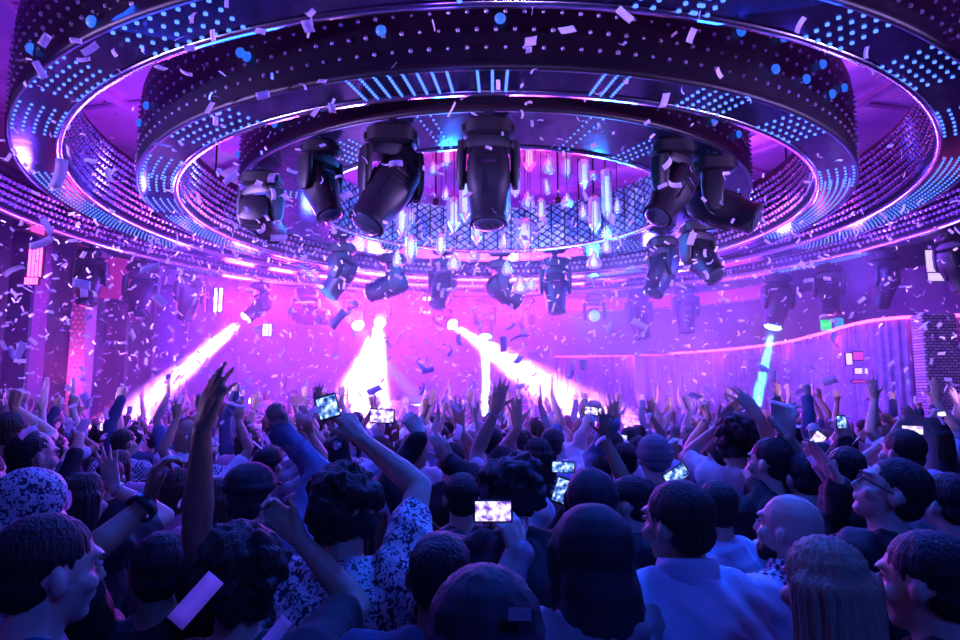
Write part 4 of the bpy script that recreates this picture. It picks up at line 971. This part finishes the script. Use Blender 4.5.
# phones the photograph shows
phone(at(328, 407, 2.22), .072, .082, -16, 'phone held up by the person in the leopard shirt', 0)
phone(at(382, 416, 3.0), .115, .066, 2, 'phone held level by two hands in black sleeves', 1)
phone(at(493, 511, 2.04), .118, .068, 0, 'phone held level at the centre, showing the bright stage', 1)
phone(at(563, 491, 2.80), .078, .112, 20, 'tilted phone held by the hooded person', 0)
phone(at(563, 467, 3.4), .12, .06, 2, 'dark phone above the hooded person seen from behind its screen glow', 0)
phone(at(621, 443, 5.0), .075, .145, 12, 'bright white upright phone beside the knitted beanie', 2)
phone(at(593, 411, 4.75), .13, .06, 6, 'camera-like phone raised high by two hands', 1)
phone(at(817, 440, 4.1), .075, .11, 40, 'tilted phone with a pale figure on its screen', 2)
phone(at(912, 430, 3.5), .12, .05, 2, 'pale phone between two raised hands at the right', 2)
phone(at(941, 414, 4.4), .06, .035, -6, 'small lit phone held up at the far right', 2)
phone(at(105, 427, 7.0), .11, .09, 4, 'bright phone screen among the heads at the left', 2)
phone(at(676, 475, 3.1), .12, .07, -32, 'dark phone tilted above the beanie wearer hands', 0)
phone(at(841, 422, 3.35), .05, .07, 0, 'small camera lifted above the glasses wearer', 0)
phone(at(318, 420, 9.0), .16, .09, 0, 'phone screen far back among the raised hands', 1)
phone(at(582, 452, 5.4), .12, .07, 5, 'phone lit white in the middle of the crowd', 2)

# ---------------------------------------------------------------- the crowd behind them
rc = random.Random(11)
def A(q, x, y, z, pose='open', n=(0, 1, 0), **k): return dict(w=(q*x, y, z), n=n, pose=pose, el=k.pop('el', (q*1, -.1, -.4)), dir=k.pop('dir', (q*.05, .05, 1)), **k)
VAR = [
    (dict(arms=(None, None), hair='short', hairm='black', shirt='black', sleeve='short'), 'person in a black top, arms down'),
    (dict(arms=(A(-1, .24, .1, 1.92), A(1, .22, .12, 1.90, 'wave')), hair='short', hairm='black', shirt='white', sleeve='short'), 'person in a pale shirt, both hands raised'),
    (dict(arms=(None, A(1, .16, .12, 1.93)), hair='bob', hairm='dark', shirt='grey', sleeve='short'), 'bob-haired person raising one hand'),
    (dict(arms=(A(-1, .16, .14, 1.95, 'fist'), None), hair='crop', hairm='black', shirt='navy', sleeve='long'), 'person in navy raising a fist'),
    (dict(arms=(None, None), hair='long', hairm='brown', shirt='pink', sleeve='short'), 'long-haired person in a pink top'),
    (dict(arms=(A(-1, .10, .30, 1.66, 'grip', dir=(.5, .2, 1)), A(1, .10, .30, 1.66, 'grip', dir=(-.5, .2, 1))), hair='short', hairm='dark', shirt='blue', sleeve='short'), 'person in light blue, hands up filming'),
    (dict(arms=(A(-1, .3, .05, 1.86, 'wave', dir=(-.3, 0, 1)), A(1, .12, .1, 1.96, 'point')), hair='curly', hairm='black', shirt='black', sleeve='short'), 'curly-haired person pointing up and waving'),
    (dict(arms=(None, A(1, .2, .2, 1.80, 'relaxed', dir=(-.4, 0, 1))), hair='cap', hairm='black', shirt='grey', sleeve='short'), 'person in a cap, one hand up'),
    (dict(arms=(None, None), hair='bob', hairm='blond', shirt='white', sleeve='short', hp=(10, 20, 0)), 'light-haired person in a white top'),
    (dict(arms=(A(-1, .18, .1, 1.95, 'flat', n=(1, 0, 0)), A(1, .18, .1, 1.95, 'flat', n=(-1, 0, 0))), hair='pony', hairm='dark', shirt='denim', sleeve='short'), 'ponytailed person clapping overhead'),
    (dict(arms=(None, None), hair='short', hairm='black', shirt='check', sleeve='long', hp=(6, -18, 0)), 'person in a checked shirt, arms down'),
    (dict(arms=(A(-1, .2, .1, 1.9, 'open'), None), hair='short', hairm='dark', shirt='leopard', sleeve='short'), 'person in a patterned shirt, palm raised'),
]
protos = []
for i, (k, lab) in enumerate(VAR):
    r = empty('person', (0, 0, 0), lab, 'person'); k = dict(k); hp = k.pop('hp', (8, rc.uniform(-12, 12), 0))
    make_person(r, 1.72, hp=hp, vox=.010, seed=60+i, skin=i % 3, **k); protos.append([r, lab, False])
KIDS = [[c for c in COL.objects if c.parent == r] for r, _, _ in protos]
def place(i, x, y, sc, yaw, label, group):
    r, lab, used_ = protos[i]
    if not used_: o = r; protos[i][2] = True
    else:
        o = r.copy(); COL.objects.link(o)
        for c in KIDS[i]:
            d = c.copy(); COL.objects.link(d); d.parent = o
    o.location = (x, y, 0); o.rotation_euler = (0, 0, yaw); o.scale = (sc,)*3; o['label'] = label; o['group'] = group
    PLACED.append((x, y, label)); return o
def zone(x, y):
    px = px_of((x, y, 1.7))[0]
    z = 'far left' if px < 130 else ('under the left beam' if px < 320 else ('under the brightest beam' if px < 460 else ('by the vertical beam' if px < 600 else ('before the curtain' if px < 800 else 'near the brick pillar'))))
    return z
COLS = [(at(px, 400, Y).x, Y) for px, Y in ((20, 12.5), (118, 16), (165, 18.5), (78, 14.0), (640, 20.6), (715, 20.0))]
n = 0; row = 0; y = 3.3
while y < 18.0:
    half = min(y*.76, 8.6); x = -half+rc.uniform(0, .4); dens = .56 if y < 8 else .86
    while x < half:
        yy = y+rc.uniform(-.14, .14); xx = x
        lim = 6.4 if yy > 9.5 else 9
        ok = xx < lim and not (yy > 17.4 and xx < 2.2) and all(math.hypot(a-xx, b-yy) > .42 for a, b, _ in PLACED[-220:]) and all(math.hypot(a-xx, b-yy) > .42 for a, b, _ in PLACED[:60]) and all(math.hypot(a-xx, b-yy) > .55 for a, b in COLS)
        if ok and not (yy < 4.6 and rc.random() < .45):
            i = rc.choice([0, 0, 1, 2, 3, 4, 4, 5, 6, 7, 8, 8, 9, 10, 10, 11] if yy > 5 else [0, 4, 8, 10, 7, 0, 4, 2, 5])
            hgt = rc.uniform(.93, 1.06)
            where = 'nearer crowd' if yy < 5.5 else ('middle crowd' if yy < 9.5 else 'distant crowd')
            place(i, xx, yy, hgt, rc.uniform(-.25, .25), '%s, %s %s' % (protos[i][1], where, zone(xx, yy)) , 'people, %s %s' % (where, zone(xx, yy)))
            n += 1
        x += dens*rc.uniform(.82, 1.25)
    y += .56 if y < 8 else .9
print('CROWD', n)
# people on the stage riser
for k in range(13):
    o = place(rc.choice([0, 4, 8, 5, 2, 1]), -8.6+k*.8+rc.uniform(-.15, .15), 18.3+rc.uniform(0, .9), rc.uniform(.94, 1.04), math.pi+rc.uniform(-.5, .5), 'person standing on the stage riser behind the crowd', 'people on the stage riser'); o.location.z = .5
for pr in protos:
    if not pr[2]: print('UNUSED', pr[1])
# ---------------------------------------------------------------- confetti in the air
M['paper'] = mat('confetti_paper', (.95, .86, .97), .55)
nt = M['paper'].node_tree; b_ = nt.nodes['Principled BSDF']; tr = nt.nodes.new('ShaderNodeBsdfTranslucent'); tr.inputs[0].default_value = (.95, .86, .97, 1)
mx_ = nt.nodes.new('ShaderNodeMixShader'); mx_.inputs[0].default_value = .45
nt.links.new(b_.outputs[0], mx_.inputs[1]); nt.links.new(tr.outputs[0], mx_.inputs[2]); nt.links.new(mx_.outputs[0], nt.nodes['Material Output'].inputs[0])
def strip(mb, w, l, bend, mtx=Matrix()):
    vs = []; k = 6
    for z in (-.0004, .0004):
        for i in range(k+1):
            a = (i/k-.5)
            p = Vector((a*l, 0, bend*(a*a*4)*l*.25+z))
            for s in (-.5, .5): vs.append(mtx @ (p+Vector((0, s*w, 0))))
    m = (k+1)*2; fs = []
    for i in range(k):
        a = i*2; fs.append((a, a+2, a+3, a+1)); fs.append((m+a, m+a+1, m+a+3, m+a+2)); fs.append((a, m+a, m+a+2, a+2)); fs.append((a+1, a+3, m+a+3, m+a+1))
    fs.append((0, 1, m+1, m)); fs.append((2*k, m+2*k, m+2*k+1, 2*k+1))
    mb.add(vs, fs)
cf = random.Random(21)
CM = []
for w, l, bd in ((.024, .064, .1), (.024, .06, .5), (.026, .068, -.6), (.024, .058, 1.0), (.028, .05, .2)):
    b = MB(); strip(b, w, l, bd); CM.append(b.mesh('confetti', M['paper'], True))
def rnd_rot(): return Quaternion((cf.gauss(0, 1), cf.gauss(0, 1), cf.gauss(0, 1), cf.gauss(0, 1))).normalized()
pts = []
NEAR = [(196, 600, .70, .85), (70, 500, 2.2, 1), (86, 400, 2.4, 1), (20, 350, 2.2, 1), (43, 243, 1.9, 1.1), (160, 300, 2.2, 1), (150, 268, 2.0, 1), (60, 175, 1.5, 1.2),
        (308, 27, 1.7, 1), (567, 30, 1.9, 1), (625, 15, 2.0, 1), (45, 40, 2.2, 1), (40, 70, 2.2, 1), (84, 291, 2.3, 1), (263, 95, 2.4, 1), (161, 68, 2.6, 1), (84, 60, 3, 1), (190, 48, 3, 1), (476, 590, 2, .6), (277, 632, 1.2, 1), (82, 284, 1.9, 1), (215, 545, 1.7, 1)]
for (px, py, Y, s) in NEAR: pts.append((at(px, py, Y), s))
while len(pts) < 300:
    Y = 2.0+5.5*cf.random()**1.5
    px = cf.uniform(0, 960); py = cf.uniform(0, 520)
    dens = (1.0 if px < 330 else (.7 if px < 650 else .42))*(1.0 if 210 < py < 440 else (.55 if py < 210 else .35))
    if cf.random() < dens: pts.append((at(px, py, Y), cf.uniform(.8, 1.15)))
proto_c = []
for i, (p, s) in enumerate(pts):
    o = link('confetti', CM[i % 5 if i >= len(NEAR) else (0, 1, 4)[i % 3]]); o.location = p; o.rotation_mode = 'QUATERNION'; o.scale = (s,)*3
    o.rotation_quaternion = rnd_rot()
    if i < len(NEAR): o.rotation_quaternion = Quaternion((0, 1, 0), -(.9 if i == 0 else cf.uniform(0, 3.1))) @ Quaternion((1, 0, 0), math.pi/2+cf.uniform(-.6, .6)*(i > 0)) @ Quaternion((0, 1, 0), cf.uniform(-.5, .5))
    if i < len(NEAR):
        q = px_of(p); vy = 'high up among the rings' if q[1] < 200 else ('left of the beams at mid height' if q[1] < 420 else 'low before the front heads')
        tag(o, 'larger near piece of pale paper confetti %s' % vy, 'confetti', 'large pieces of confetti near the camera')
    else: tag(o, 'small pale strip of paper confetti falling through the air', 'confetti', 'confetti strips falling through the hall')
b = MB()
for i in range(5600):
    Y = 4.4+11.5*cf.random(); px = cf.uniform(-20, 980); py = cf.uniform(60, 450)
    dens = (1.0 if px < 560 else .55)*(1.0 if py > 220 else .3)
    if cf.random() > dens: continue
    p = at(px, py, Y); s = cf.uniform(.75, 1.1)
    strip(b, .026*s, .066*s, cf.choice((.1, .5, 1)), Matrix.Translation(p) @ rnd_rot().to_matrix().to_4x4())
tag(b.build('confetti_cloud', M['paper']), 'countless tiny pale confetti strips drifting over the far crowd', 'confetti', kind='stuff')
